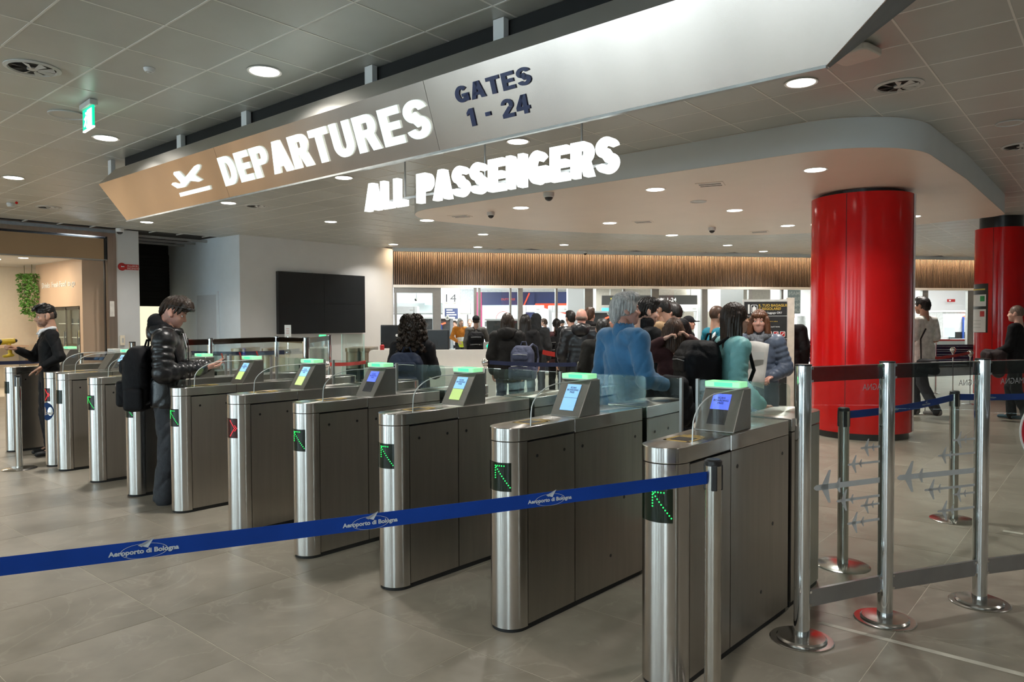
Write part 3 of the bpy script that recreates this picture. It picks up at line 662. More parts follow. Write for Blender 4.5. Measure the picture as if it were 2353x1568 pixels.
def gate(x, idx, led='green', screens=True, paddleR=True, paddleL=True, label='', shield=True, bar=True):
    t = thing('ticket_gate', label, 'gate', (x, GY, 0), group='steel boarding pass gates')
    R0 = 0.105
    nose = [(R0*math.cos(a), R0*math.sin(a)) for a in [PI+PI*i/24 for i in range(25)]]
    MB().prism([(p[0]*.93, p[1]*.93) for p in nose]+[(gate_plan(1.1)-.012, 1.1), (-gate_plan(1.1)+.012, 1.1)], 0, 0.03).build('plinth', M_dark, t, smooth=30)
    MB().prism(nose+[(R0, 0.012), (-R0, 0.012)], 0.02, 0.983).build('nose_column', M_steel, t, smooth=30)
    for s in (-1, 1):
        for (ya, yb) in ((0.016, 0.414), (0.420, 1.10)):
            wa, wb = gate_plan(ya), gate_plan(yb)
            MB().add([(s*wa,ya,.03),(s*wb,yb,.03),(s*(wb-.04),yb,.03),(s*(wa-.04),ya,.03),(s*wa,ya,.975),(s*wb,yb,.975),(s*(wb-.04),yb,.975),(s*(wa-.04),ya,.975)],
                     [(0,1,2,3),(4,5,6,7),(0,1,5,4),(1,2,6,5),(2,3,7,6),(3,0,4,7)]).build('side_panel', M_steeld, t, smooth=0)
    core = [(.085*math.cos(a), .085*math.sin(a)) for a in [PI+PI*i/8 for i in range(9)]]
    MB().prism(core+[(gate_plan(1.1)-.03, 1.09), (-gate_plan(1.1)+.03, 1.09)], 0.03, 0.99).build('inner_frame', M_dark, t, smooth=0)
    capn = [(p[0]*1.02, p[1]*1.02) for p in nose]
    MB().prism(capn+[(gate_plan(.416)+.001, .416), (-gate_plan(.416)-.001, .416)], 0.986, 1.055).build('front_cap', M_steel, t, smooth=30, bevel=0.003)
    MB().prism([(-gate_plan(.42), .42), (gate_plan(.42)+.001, .42), (gate_plan(1.1)+.001, 1.10), (-gate_plan(1.1)-.001, 1.10)], 0.978, 1.055).build('middle_cap', M_steel, t, smooth=0, bevel=0.003)
    # rear cabinet with rounded far end
    rw = 0.145
    rear = [(-rw, 1.165), (rw, 1.165)] + [(rw*math.cos(a), 1.62+rw*math.sin(a)) for a in [PI*i/14 for i in range(15)]]
    MB().prism([(p[0]*.94, p[1]) for p in rear], 0, 0.03).build('plinth', M_dark, t, smooth=0)
    MB().prism(rear, 0.03, 0.978).build('rear_cabinet', M_steeld, t, smooth=30)
    MB().prism([(p[0]*1.01, p[1]) for p in rear], 0.984, 1.055).build('rear_cap', M_steel, t, smooth=30, bevel=0.003)
    MB().box(-.05, .05, 1.10, 1.165, 0.0, 1.04).build('pivot_post', M_black, t, smooth=0)
    # sensors let into the flanks
    for s in (1, -1):
        for (y, z, r) in ((.09,.897,.009), (.322,.898,.009), (.487,.896,.010), (1.02,.885,.009), (.90,.53,.010), (.76,.205,.010), (1.27,.885,.009), (1.45,.887,.009)):
            xx = (gate_plan(y) if y < 1.1 else rw)*s
            MB().lathe([(.001, 0), (r*.95, 0), (r, -.001), (r, -.006)], 12).xf(Matrix.Translation((xx+s*.0015, y, z)) @ Matrix.Rotation(s*PI/2, 4, 'Y')).build('sensor', M_black, t)
    # wrap-round display on the nose
    r1 = R0+.0025; az = [math.radians(-90+d) for d in range(-47, 48, 5)]; vs = []; m_ = len(az)
    for z in (.731, .878):
        for a in az: vs.append((r1*math.cos(a), r1*math.sin(a), z))
    pan = MB().add(vs, [(i, i+1, m_+i+1, m_+i) for i in range(m_-1)]).build('display', M_led0r if led == 'red' else M_led0, t)
    if led:
        dots = []
        if led == 'green':
            A_, B_ = -5, 41; Zt, Zb = .862, .748
            dots += [(A_+(B_-A_)*.13*i*1.15, Zt) for i in range(5)] + [(A_, Zt-.0125*i) for i in range(1, 6)] + [(A_+(B_-A_)*(i+.6)/10, Zt-(Zt-Zb)*(i+.6)/10) for i in range(10)]
        else:
            dots += [(12+20*abs(i)/-6+20, .805+.0095*i) for i in range(-6, 7)] + [(20+20*abs(i)/-6+20, .805+.0095*i) for i in range(-2, 3)]
        mb = MB(); r2 = r1+.0005
        for d, z in dots:
            a = math.radians(-90+d); mb.ball((r2*math.cos(a), r2*math.sin(a), z), .0034, 8, 4, (1, 1, 1))
        mb.build('led_arrow', M_ledg if led == 'green' else M_ledr, pan)
    # reader housing
    rd = MB().extr([(.475, 1.055), (.69, 1.055), (.69, 1.258), (.60, 1.258)], -.10, .105, 'x').build('reader_housing', M_read, t, smooth=0, bevel=0.004)
    up = Vector((0, .125, .203)).normalized(); nn = Vector((0, -.203, .125)).normalized()
    def onface(x0, x1, f0, f1, off, mat, name, parent):
        a = Vector((0, .475, 1.055)); Lh = math.hypot(.125, .203); vs = []
        for (x_, f_) in ((x0,f0),(x1,f0),(x1,f1),(x0,f1)): vs.append(Vector((x_,0,0))+a+up*(Lh*f_)+nn*off)
        vs += [v-nn*.004 for v in vs[:4]]
        return MB().add(vs, [(0,1,2,3),(7,6,5,4),(0,4,5,1),(1,5,6,2),(2,6,7,3),(3,7,4,0)]).build(name, mat, parent, smooth=0)
    if screens:
        glassp = onface(-.045, .05, .16, .86, .002, M_scr_k, 'screen', rd)
        onface(-.045, .05, .50, .86, .003, M_scr_b if idx in (0, 3) else M_scr_c, 'screen_top', rd)
        if idx in (1, 2, 4, 5, 6): onface(-.045, .05, .16, .49, .003, M_scr_c if idx == 1 else M_scr_g, 'screen_lower', rd)
        text('screen_text', 'SCAN\nBOARDING\nPASS', pm('screen_ink', (0.02,0.03,0.14), 0.5), rd, frame(Vector((.0025, .475, 1.055))+up*(.2384*.745)+nn*.0035, (1,0,0), up), size=0.0155, align='CENTER', bold=0.0005)
    lb = MB().prism(rrect(-.098, .090, .585, .685, .01), 1.264, 1.292).build('light_bar', M_bar if bar else M_grey, t, smooth=30, bevel=0.003)
    MB().box(-.045, .05, .5835, .5850, 1.268, 1.288).box(-.045, .05, .61, .665, 1.2922, 1.2932).build('light_core', M_barc if bar else M_grey, lb, smooth=0)
    MB().prism(rrect(-.10, .095, .59, .688, .01), 1.257, 1.265).build('light_base', M_grey, t, smooth=30)
    # clear side shield
    if shield:
        pr = [(.045, 1.056), (.62, 1.056), (.62, 1.262), (.56, 1.262), (.30, 1.262)] + [(.30-.25*math.sin(a), 1.262-.13*(1-math.cos(a))) for a in [PI/2*i/8 for i in range(1, 9)]]
        MB().extr(pr, .098, .103, 'x').build('side_shield', M_acr, t, smooth=0)
        ed = [(.1005, p[0], p[1]) for p in pr[2:]]+[(.1005, .045, 1.056)]
        MB().tube(ed, 0.0032, 6).build('shield_edge', pm('clear_edge', (0.62,0.66,0.65), 0.15, var=0.02), t)
    # scan marking on top
    for (xa, xb, ya, yb) in ((-.07,.06,.10,.115),(-.07,.06,.235,.25),(-.07,-.055,.10,.25),(.045,.06,.10,.25),(-.06,.05,.27,.28),(-.04,.03,.29,.30)):
        MB().box(xa, xb, ya, yb, 1.0552, 1.0565).build('scan_marking', M_orange, t, smooth=0)
    MB().box(-.05, .04, .13, .22, 1.0552, 1.0562).build('scan_window', M_black, t, smooth=0)
    # glass flaps in the slot
    def flap(s):
        x0_, x1_ = (.0, .40) if s > 0 else (-.40, .0)
        pol = rrect(min(x0_, x1_)+.0, max(x0_, x1_), .35, 1.25, .03, 4)
        g = MB().extr([(p[0], p[1]) for p in pol], 1.128, 1.138, 'y').build('glass_flap', M_glassg, t, smooth=0)
        xe = x1_ if s > 0 else x0_
        MB().box(xe-.008, xe+.008, 1.122, 1.144, .36, 1.253).build('flap_edge', M_alu, g, smooth=0)
    if paddleR: flap(1)
    if paddleL: flap(-1)
    else: pass
    MB().extr(rrect(-.15, .13, 1.066, 1.25, .035, 5), 1.175, 1.183, 'y').build('fixed_screen', M_glassg, t, smooth=0)
    return t
labs = ['nearest steel ticket gate at the right, cut by the bottom edge of the picture',
 'second nearest steel ticket gate, with a light blue screen and a green arrow',
 'steel ticket gate third from the right, with a cyan and yellow-green screen',
 'steel ticket gate with green arrow, just right of the one showing a red cross',
 'steel ticket gate whose display shows a red cross',
 'steel ticket gate just right of the young man in the puffer jacket',
 'steel ticket gate partly hidden by the young man with the black backpack',
 'steel ticket gate just left of the young man with the black backpack',
 'steel ticket gate with an unlit display, left of the gate showing a green arrow',
 'steel gate with red light and round blue sticker under the staff man\'s hand',
 'steel gate at the left edge of the picture, left of the staff man']
for i, x in enumerate(GX):
    led = {4: 'red', 8: None, 9: 'red', 10: None}.get(i, 'green')
    gate(x, i, led, i < 9, paddleR=(i not in (0, 9, 10)), paddleL=(i not in (8, 9, 10)), label=labs[i], shield=(i not in (10,)), bar=i != 9)
# round sticker on the tenth gate
st = thing('round_sticker', 'round dark blue sticker on the steel gate below the staff man\'s hand', 'sticker', (GX[9], GY, 0))
vs = [(0,0,0)]; r1 = .1085
ce = (math.radians(-72), .62); vs = [(r1*math.cos(ce[0]), r1*math.sin(ce[0]), ce[1])]
for k in range(24):
    a = 2*PI*k/24; az = ce[0]+.085*math.cos(a)/r1; vs.append((r1*math.cos(az), r1*math.sin(az), ce[1]+.1*math.sin(a)))
MB().add(vs, [(0, 1+k, 1+(k+1) % 24) for k in range(24)]).build('disc', pm('sticker_blue', (0.02,0.05,0.14), 0.8, spec=.1), st)
text('lettering', 'ONLY', pm('sticker_cream', (0.6,0.5,0.4), 0.6), st, frame((math.cos(ce[0]+.35)*.112, math.sin(ce[0]+.35)*.112, .585), (-math.sin(ce[0]+.35), math.cos(ce[0]+.35), 0), (0,0,1)), size=0.036, align='CENTER', bold=0.0008)

# ================================================================== glass fence with polished posts (right)
M_rim = pm('mirror_base', (0.60, 0.58, 0.55), 0.2, 1.0, var=0.03)
def fence_post(par, p, h=1.382, r=0.0385):
    t = MB().lathe([(r, .02), (r, h-.008)], 32).build('post', M_chrome, par, p)
    MB().lathe([(.002, 0), (.150, 0), (.152, .004), (.148, .007), (.002, .009)], 40).build('floor_plate', M_rim, t); MB().lathe([(.06, .008), (.118, .008), (.120, .014), (.112, .021), (.06, .024), (.045, .026)], 40).build('base_cover', M_rim, t)
    MB().lathe([(r-.002, h-.008), (r+.001, h-.006), (r+.001, h-.001), (r-.004, h)], 32).build('post_cap', M_black, t)
    return t
FP = [Vector((-1.204, 3.663, 0)), Vector((-0.944, 4.187, 0)), Vector((-0.594, 4.786, 0)), Vector((-0.20, 5.38, 0))]
fence = thing('glass_fence', 'glass fence with polished posts and grey aeroplane decals at the right of the gates', 'fence', FP[0])
for p in FP: fence_post(fence, p-FP[0])
M_band = glassmat('smoked_band', (0.30, 0.31, 0.32), mul=2.2)
M_decal = pm('frosted_grey', (0.42, 0.43, 0.43), 0.5, var=0.03)
def fence_panel(par, p, q, z0=0.16, z1=1.37, top=M_band):
    d = (q-p); Ln = d.length; a, b = 0.045, Ln-0.045
    g = MB().box(a, b, -.005, .005, z0, z1-.078).build('glass_pane', M_glass, par, p, math.atan2(d.y, d.x), smooth=0)
    MB().box(a-.01, b+.01, -.011, .011, z1-.078, z1-.005).build('top_rail', top, g, smooth=0)
    MB().box(a-.01, b+.01, -.013, .013, z1-.004, z1).build('rail_cap', M_chrome, g, smooth=0)
    MB().box(a-.01, b+.01, -.009, .009, z0, z0+.085).build('bottom_rail', pm('bottom_rail_steel', (0.36,0.36,0.37), 0.35, 0.9, var=0.1, scale=5), g, smooth=0)
    for e in (a-.004, b+.004):
        for z in (z0+.01, z0+.075, z1-.074, z1-.01): MB().box(e-.012, e+.012, -.014, .014, z-.006, z+.006).build('clamp', M_chrome, g, smooth=0)
    return g, Ln
def jet(mb, nx, z, s, x1, off):     # side-flying airliner with a long stripe to x1; nose at nx toward the near post
    h = (.019 if s > .7 else .0135)*s
    mb.add([(nx+.02*s,off,z-h),(x1,off,z-h),(x1,off,z+h),(nx+.02*s,off,z+h)], [(0,1,2,3)])
    mb.add([(nx,off,z-h*.3),(nx+.02*s,off,z-h),(nx+.02*s,off,z+h),(nx,off,z+h*.3)], [(0,1,2,3)])
    for sg in (1, -1):
        mb.add([(nx+.06*s,off,z),(nx+.13*s,off,z+sg*.11*s),(nx+.15*s,off,z+sg*.11*s),(nx+.125*s,off,z)], [(0,1,2,3)])
        mb.add([(nx+.19*s,off,z),(nx+.225*s,off,z+sg*.05*s),(nx+.24*s,off,z+sg*.05*s),(nx+.23*s,off,z)], [(0,1,2,3)])
for k in range(3):
    g, Ln = fence_panel(fence, FP[k]-FP[0], FP[k+1]-FP[0])
    if k < 2:
        for (fx, z, s) in ((.02,.757,.76),(.38,.675,.5),(.56,.856,.42),(.77,.935,.42),(.78,.633,.40),(.56,.55,.5)):
            mb = MB(); jet(mb, .06+fx*(Ln-.16), z, s, Ln-.055, -.0062); mb.build('aeroplane_decal', M_decal, g, smooth=0)
    if k < 2 or True:
        me = text_mesh('MAGNA', size=0.048)
        for v in me.vertices: v.co.x = -v.co.x
        me.materials.append(pm('etched_grey', (0.26,0.25,0.25), 0.5)); o = bpy.data.objects.new('etched_lettering', me); COL.objects.link(o); o.parent = g
        o.matrix_local = frame((Ln*(.98 if k < 2 else .42), -.0065, 1.235), (1,0,0), (0,0,1))
# no-entry sign on the third panel
u = (FP[3]-FP[2]).normalized()
c = at_z(2388, 988, 0.9); 
tt = (Vector((FP[2].x, FP[2].y, 0))); dd = ray(2392, 988); nn = Vector((-u.y, u.x, 0)); s_ = (tt-C_).dot(nn)/dd.dot(nn); c = C_+dd*s_
ne = thing('no_entry_sign', 'round red no-entry sign with a white bar on the glass, cut by the right edge', 'sign', c, math.atan2(u.y, u.x))
def disc(r, y0, y1, seg=40): return MB().extr([(r*math.cos(2*PI*i/seg), r*math.sin(2*PI*i/seg)) for i in range(seg)], y0, y1, 'y')
disc(.172, -.012, -.006).build('white_rim', M_trim, ne, smooth=30); disc(.162, -.0135, -.010).build('red_disc', pm('sign_red', (0.50,0.015,0.03), 0.4), ne, smooth=30)
MB().box(-.125, .125, -.0155, -.012, -.03, .03).build('white_bar', M_trim, ne, smooth=0)

# ================================================================== retractable belt stanchions
M_tape = pm('blue_webbing', (0.005, 0.036, 0.235), 0.7, spec=0.15, var=0.12, scale=4, stretch=(1,1,1))
M_tapen = pm('navy_webbing', (0.008, 0.014, 0.055), 0.6, var=0.1)
M_taper = pm('red_webbing', (0.45, 0.02, 0.015), 0.6, var=0.08)
M_post = pm('stanchion_steel', (0.52, 0.50, 0.46), 0.2, 1.0, var=0.05, aniso=0.5)
def stanchion(p, label, group, h=1.035, r=0.0335, base=.165):
    t = thing('belt_stanchion', label, 'stanchion', (p[0], p[1], 0), group=group)
    MB().lathe([(.002, 0), (base, 0), (base+.002, .004), (base-.01, .010), (.05, .018), (.002, .02)], 40).build('base', M_rim, t)
    MB().lathe([(r, .015), (r, h-.115)], 28).build('pole', M_post, t)
    MB().lathe([(r-.001, h-.12), (r+.001, h-.118), (r+.001, h-.02)], 28).build('cassette_sleeve', M_post, t)
    MB().lathe([(r+.0015, h-.025), (r+.002, h-.006), (r-.006, h), (.002, h)], 28).build('cap', M_black, t)
    for a in (0, PI/2, PI, 3*PI/2):
        MB().box(-.012, .012, -r-.004, -r+.006, h-.125, h-.02).xf(Matrix.Rotation(a+0.55, 4, 'Z')).build('belt_slot', M_black, t, smooth=0, bevel=0.004)
    return t
near = gnd(1640, 2.93); stanchion(near, 'nearest belt stanchion in front of the first gate, holding the long blue belt', 'belt stanchions')
lend = at_z(-330, 1342, 0.955); stanchion((lend.x, lend.y), 'belt stanchion out of view at the left end of the long blue belt', 'belt stanchions')
S1, S2 = Vector((-1.369, 4.948, 0)), Vector((-1.009, 6.645, 0)); S3 = Vector((-0.35, 7.4, 0))
stanchion(S1, 'belt stanchion seen through the glass just right of the nearest gate', 'belt stanchions'); stanchion(S2, 'belt stanchion seen through the glass between the middle and right fence posts', 'belt stanchions'); stanchion(S3, 'belt stanchion out of view beyond the right edge', 'belt stanchions')
stanchion(Vector((-9.23, 2.529, 0)), 'slim belt stanchion at the left, in front of the staff man', 'belt stanchions')
def belt(a, b, za, zb, h, mat, label, sag=0.0, group=None, n=10, th=.0025):
    pts = [Vector((a[0]+(b[0]-a[0])*i/n, a[1]+(b[1]-a[1])*i/n, za+(zb-za)*i/n-sag*4*(i/n)*(1-i/n))) for i in range(n+1)]
    o = MB().strip([Vector(p)-pts[0] for p in pts], h, th).build('barrier_belt', mat, None, pts[0], smooth=60)
    return tag(o, label, 'belt', group), pts
def logo(parent, c, d, s, mat):      # airport emblem printed on a belt: paper plane, ring, wording
    d = Vector((d.x, d.y, d.z)).normalized(); n_ = Vector((d.y, -d.x, 0)).normalized(); u_ = d.cross(n_) if False else n_.cross(d)*-1
    u_ = Vector((0,0,1)); u_ = (u_-d*u_.dot(d)).normalized(); m = frame(c+n_*.0022, d, u_)
    me = text_mesh('Aeroporto di Bologna', size=.0158*s, bold=.0006*s, align='CENTER', xs=1.08); me.materials.append(mat)
    o = bpy.data.objects.new('airport_lettering', me); COL.objects.link(o); o.parent = parent; o.matrix_local = m @ Matrix.Translation((0, -.008*s, .0004))
    ring = []; mb = MB(); N = 32
    vs = []
    for k in range(N):
        a = 2*PI*k/N
        for f in (1, .965): vs.append((.052*s*f*math.cos(a), .0185*s*f*math.sin(a)-.003*s, .0002))
    MB().add(vs, [(2*k, 2*((k+1) % N), 2*((k+1) % N)+1, 2*k+1) for k in range(N)]).xf(m).build('emblem_ring', mat, parent, smooth=0)
    MB().add([(-.014*s,.012*s,.0006),(.022*s,.027*s,.0006),(.008*s,.004*s,.0006),(.002*s,.011*s,.0006),(-.006*s,.007*s,.0006)], [(0,2,1),(0,3,1),(0,4,3)]).xf(m).build('paper_plane', mat, parent, smooth=0)
M_print = pm('belt_print', (0.42,0.47,0.52), 0.5, var=0.02)
za_, zb_ = 0.955, 0.962
b1, pts = belt(near, lend, zb_, za_, .050, M_tape, 'long blue belt printed with the airport emblem across the foreground', 0.006, n=24)
for px in (330, 853, 1264):
    best = min(range(len(pts)*20-20), key=lambda i: abs((inframe(pts[i//20].lerp(pts[i//20+1], (i % 20)/20), 2000) or (9e9,))[0]-px))
    c = pts[best//20].lerp(pts[best//20+1], (best % 20)/20); d = (pts[0]-pts[-1]).normalized()
    logo(b1, c-pts[0], d, 1.17, M_print)
b2, pts2 = belt(S1, S2, .985, .985, .05, M_tape, 'blue belt seen through the fence in front of the red column', .02, 'belts behind the glass fence')
logo(b2, pts2[4]-pts2[0], (pts2[-1]-pts2[0]), .9, M_print); logo(b2, pts2[7]-pts2[0], (pts2[-1]-pts2[0]), .9, M_print)
b3, pts3 = belt(S2, S3, .985, .985, .05, M_tape, 'blue belt running out of the right edge behind the fence', .01, 'belts behind the glass fence')
logo(b3, pts3[3]-pts3[0], (pts3[-1]-pts3[0]), .9, M_print)
# line marking on the floor
wl = MB().add([(-1.21,3.914,.001),(-.20,3.906,.001),(-.20,3.95,.001),(-1.19,3.948,.001)], [(0,1,2,3)]).build('floor_line', pm('worn_white_paint', (0.50,0.47,0.40), 0.6, var=0.15, scale=9), None, smooth=0)
tag(wl, 'worn white line taped on the floor below the glass fence', 'floor line')
for (a, b, lab) in (((2305,1220),(2352,1228),'short white floor mark at the right edge'), ((2088,1015),(2115,1018),'small white floor mark beside the base of the big red column')):
    p, q = at_z(*a, .001), at_z(*b, .001); o = MB().bar((0,0,0), q-p, .05, .002).build('floor_mark', MATS['worn_white_paint'], None, p, smooth=0); tag(o, lab, 'floor mark')

# ================================================================== cafe front on the left
M_brown = pm('tan_laminate', (0.36, 0.235, 0.13), 0.5, var=0.05, scale=1.5)
M_cream = pm('cream_wall', (0.80, 0.70, 0.55), 0.6, var=0.02)
M_oak = pm('oak_laminate', (0.56, 0.395, 0.275), 0.5, var=0.06, scale=2, stretch=(1,1,.3))
XS = XW
cafe = struct(MB().box(XS-.25, XS, -4.0, 6.58, 3.49, CEIL+.02).box(XS-.08, XS+.02, 6.40, 6.58, 0, 3.49).build('trim_2', M_steeld, smooth=0))
MB().box(XS-.02, XS+.01, -4.0, 6.58, 3.58, CEIL).build('bulkhead', pm('slate_trim', (0.25,0.28,0.31), 0.4), cafe, smooth=0)
MB().box(XS-.22, XS+.015, -4.0, 6.33, 2.99, 3.44).build('lintel_board', M_brown, cafe, smooth=0, bevel=.004)
MB().box(XS-.2, XS+.012, -4.0, 6.42, 2.965, 2.99).build('lintel_edge', M_alu, cafe, smooth=0)
MB().box(XS-.05, XS+.018, 6.335, 6.385, 2.99, 3.44).build('gap', M_dark, cafe, smooth=0)
MB().box(XS-.05, XS+.02, 6.33, 6.352, 0, 2.97).build('door_channel', M_black, cafe, smooth=0)
MB().box(XS+.02, XS+.024, 6.425, 6.52, 1.74, 2.08).build('notice', pm('notice_paper', (0.72,0.68,0.62), 0.6), cafe, smooth=0)
struct(MB().box(-21.7, -21.5, -4.1, 7.0, 0, 3.7).build('wall_cafe', M_cream, smooth=0))
struct(MB().box(-21.7, -17.1, -4.1, -4.0, 0, 3.7).build('wall_cafe_side', M_cream, smooth=0))
cc = struct(MB().box(-21.7, -17.28, -4.1, 6.9, 3.03, 3.1).build('ceiling_cafe', M_white, smooth=0))
for (x, y) in ((-19.2, 4.9), (-18.4, 5.2), (-20.4, 4.2), (-18.6, 3.4), (-18.4, 1.8), (-20.2, 1.6), (-18.4, .2), (-20.2, -.2), (-18.4, -1.6), (-20.2, -2.0), (-18.4, -3.2)):
    MB().lathe([(.003,-.004),(.09,-.003),(.09,.001)], 20, (x, y, 3.03)).build('lamp_lens', M_lens, cc)
    area_light('cafe_lamp', (x, y, 3.01), .18, 17, (1.0, .86, .66), cc)
kb = struct(MB().box(-20.5, -17.5, 6.05, 6.62, 1.98, 3.03).box(-20.5, -19.35, 6.05, 6.62, 0, 1.98).box(-17.66, -17.5, 6.05, 6.62, 0, 1.98).build('wall_kiosk', M_oak, smooth=0))
struct(MB().box(-21.5, -17.3, 6.62, 6.7, 0, 3.1).build('wall_cafe_back', M_oak, smooth=0))
text('wall_lettering', 'Drinks  Fresh Food  to go', M_trim, kb, frame((-20.05, 6.045, 2.40), (1,0,0), (0,0,1)), fit=(2.15, .17), size=.2, depth=.01)
dr = struct(MB().box(-21.5, -21.46, 3.2, 4.95, 0, 2.12).build('door_3', pm('cream_door', (0.74,0.66,0.53), 0.5), smooth=0))
disc(.19, -.006, .006).xf(Matrix.Translation((-21.455, 4.62, 1.62)) @ Matrix.Rotation(PI/2, 4, 'Z')).build('porthole', pm('porthole_glass', (0.42,0.44,0.38), .1), dr)
MB().box(-21.455, -21.445, 4.92, 4.955, 1.55, 1.72).build('hinge', M_alu, dr, smooth=0)
# glass-door drinks fridges
M_cold = emat('fridge_light', (0.62, 0.78, 0.95), 0.75)
fr_ = thing('drinks_fridge', 'two-door glass drinks fridge built into the cafe wall', 'fridge', (-18.51, 6.2, 0))
MB().box(-.84, .84, .25, .35, 0, 1.96).build('back_panel', M_cold, fr_, smooth=0)
for x in (-.82, .0, .82): MB().box(x-.03, x+.03, -.15, .3, 0, 1.96).build('upright', M_black, fr_, smooth=0)
MB().box(-.84, .84, -.15, .3, 1.90, 1.97).build('header', M_black, fr_, smooth=0)
for k in range(5):
    MB().box(-.8, .8, -.05, .25, .3+.32*k, .315+.32*k).build('shelf', M_trim, fr_, smooth=0)
for x in (-.41, .41):
    g = MB().box(x-.38, x+.38, -.15, -.14, .02, 1.9).build('glass_door', M_glass, fr_, smooth=0); MB().bar((x+.33, -.17, .7), (x+.33, -.17, 1.4), .02, .02).build('handle', M_alu, g, smooth=0)
cols_ = [(0.35,0.10,0.06), (0.08,0.10,0.14), (0.55,0.50,0.42), (0.12,0.22,0.12), (0.5,0.35,0.12)]
for k in range(4):
    for j in range(6):
        x = -.70+j*.28+.03*random.random(); bt = thing('drink_bottle', 'drink bottle on fridge shelf %s, place %s from the left' % (['bottom', 'second', 'third', 'top'][k], ['first', 'second', 'third', 'fourth', 'fifth', 'sixth'][j]), 'bottle', (-18.51+x, 6.28, .315+.32*k), group='bottles in the cafe fridge')
        h = .17+.06*random.random(); m_ = pm('drink_%d' % ((k*2+j) % 5), cols_[(k*2+j) % 5], .3)
        MB().lathe([(.032,0),(.035,.01),(.035,h*.65),(.014,h*.85),(.014,h)], 12).build('body', m_, bt); MB().lathe([(.016,h*.98),(.016,h+.02)], 10).build('cap', M_trim, bt)
# hanging ivy
M_leaf = pm('ivy_leaf', (0.10, 0.26, 0.035), 0.5, var=0.35, scale=20)
for k, (px, x0, h0, nn_) in enumerate(((56, -20.62, 1.0, 150), (73, -20.55, 1.15, 120))):
    top = at_x(px, 631, -20.3-.45*(1-k)); t = thing('hanging_ivy', ['left strand of green ivy hanging on the cafe wall', 'right strand of green ivy hanging beside the tan cafe wall'][k], 'plant', (top.x, top.y, top.z), group='ivy strands')
    st = MB()
    for j in range(4): st.tube([(random.uniform(-.1,.1), random.uniform(-.1,.1), .02), (random.uniform(-.12,.12), random.uniform(-.12,.12), -h0*.5), (random.uniform(-.1,.1), random.uniform(-.1,.1), -h0*random.uniform(.7,1))], .006, 5)
    st.tube([(0,0,0),(0,0,3.03-top.z)], .006, 5)
    st.build('stem', pm('ivy_stem', (0.10,0.12,0.04), .7), t)
    lf = MB()
    for j in range(nn_*2):
        z = -h0*random.random()**1.25; w = .15*(1-.45*(-z/h0)); c = Vector((random.uniform(-w,w), random.uniform(-w,w), z)); s = random.uniform(.03,.055)
        m_ = Matrix.Translation(c) @ Euler((random.uniform(-.9,.9), random.uniform(-.9,.9), random.uniform(0,6.28))).to_matrix().to_4x4()
        n0 = len(lf.v); lf.add([m_ @ Vector(v)*1 for v in ((0,-s,0),(s*.8,-.1*s,.1*s),(s*.35,s*.2,.02),(0,s,-.1*s),(-s*.35,s*.2,.02),(-s*.8,-.1*s,.1*s))], [(0,1,2),(0,2,3),(0,3,4),(0,4,5)])
    l_ = lf.build('leaves', M_leaf, t, smooth=0); l_['kind'] = 'stuff'
# cafe counter ledge and chairs glimpsed under the belt
t = thing('cafe_ledge', 'pale wooden ledge along the cafe wall behind the staff man', 'shelf', (-21.25, 5.5, 0)); MB().box(-.2, .3, -.5, .5, 1.0, 1.05).build('top', M_oak, t, smooth=0); MB().box(-.15, .2, -.45, -.4, 0, 1.0).build('leg', M_alu, t, smooth=0); MB().box(-.15, .2, .4, .45, 0, 1.0).build('leg', M_alu, t, smooth=0)
# red fire alarm sign on the pillar
al = thing('fire_alarm_sign', 'red fire alarm sign with a round sounder on the white pillar', 'sign', (XS+.005, 6.63, 2.78))
MB().box(0, .02, .04, .42, .01, .13).build('plate', pm('alarm_red', (0.45,0.02,0.02), .4), al, smooth=0, bevel=.004)
MB().lathe([(.003,.03),(.05,.028),(.085,.01),(.088,0)], 24).xf(Matrix.Translation((0,.07,.07)) @ Matrix.Rotation(PI/2, 4, 'Y')).build('sounder', MATS['alarm_red'], al)
MB().ball((.035,.055,.075), .018, 10, 6).ball((.035,.09,.075), .018, 10, 6).build('strobe', M_chrome, al)
text('lettering', 'ALLARME\nINCENDIO', M_trim, al, frame((.022, .17, .075), (0,1,0), (0,0,1)), size=.055)
sw = thing('wall_box', 'small pale junction box low on the white pillar', 'switch', (XS+.001, 6.62, 1.10)); MB().box(0,.05,0,.1,0,.22).build('cover', M_cream, sw, smooth=0, bevel=.01); MB().box(.05,.055,.03,.07,.06,.16).build('plate', M_grey, sw, smooth=0)

# ================================================================== video wall
XV = -15.77
vw = thing('video_wall', 'black video wall of four switched-off screens on the white wall', 'screen', (XV, 11.06, 1.31))
M_tv = pm('dark_screen', (0.012, 0.014, 0.016), 0.28, var=0.15, scale=1.2)
MB().box(0, .11, -1.31, 1.31, 0, 1.53).build('casing', M_black, vw, smooth=0)
for a in (0, 1):
    for b in (0, 1): MB().box(.11, .118, -1.305+a*1.308, -.003+a*1.308, .005+b*.762, .757+b*.762).build('screen_panel', M_tv, vw, smooth=0)
for y in (-.35, .05, .45): MB().box(.10, .125, y, y+.06, 1.525, 1.54).build('bracket', M_alu, vw, smooth=0)

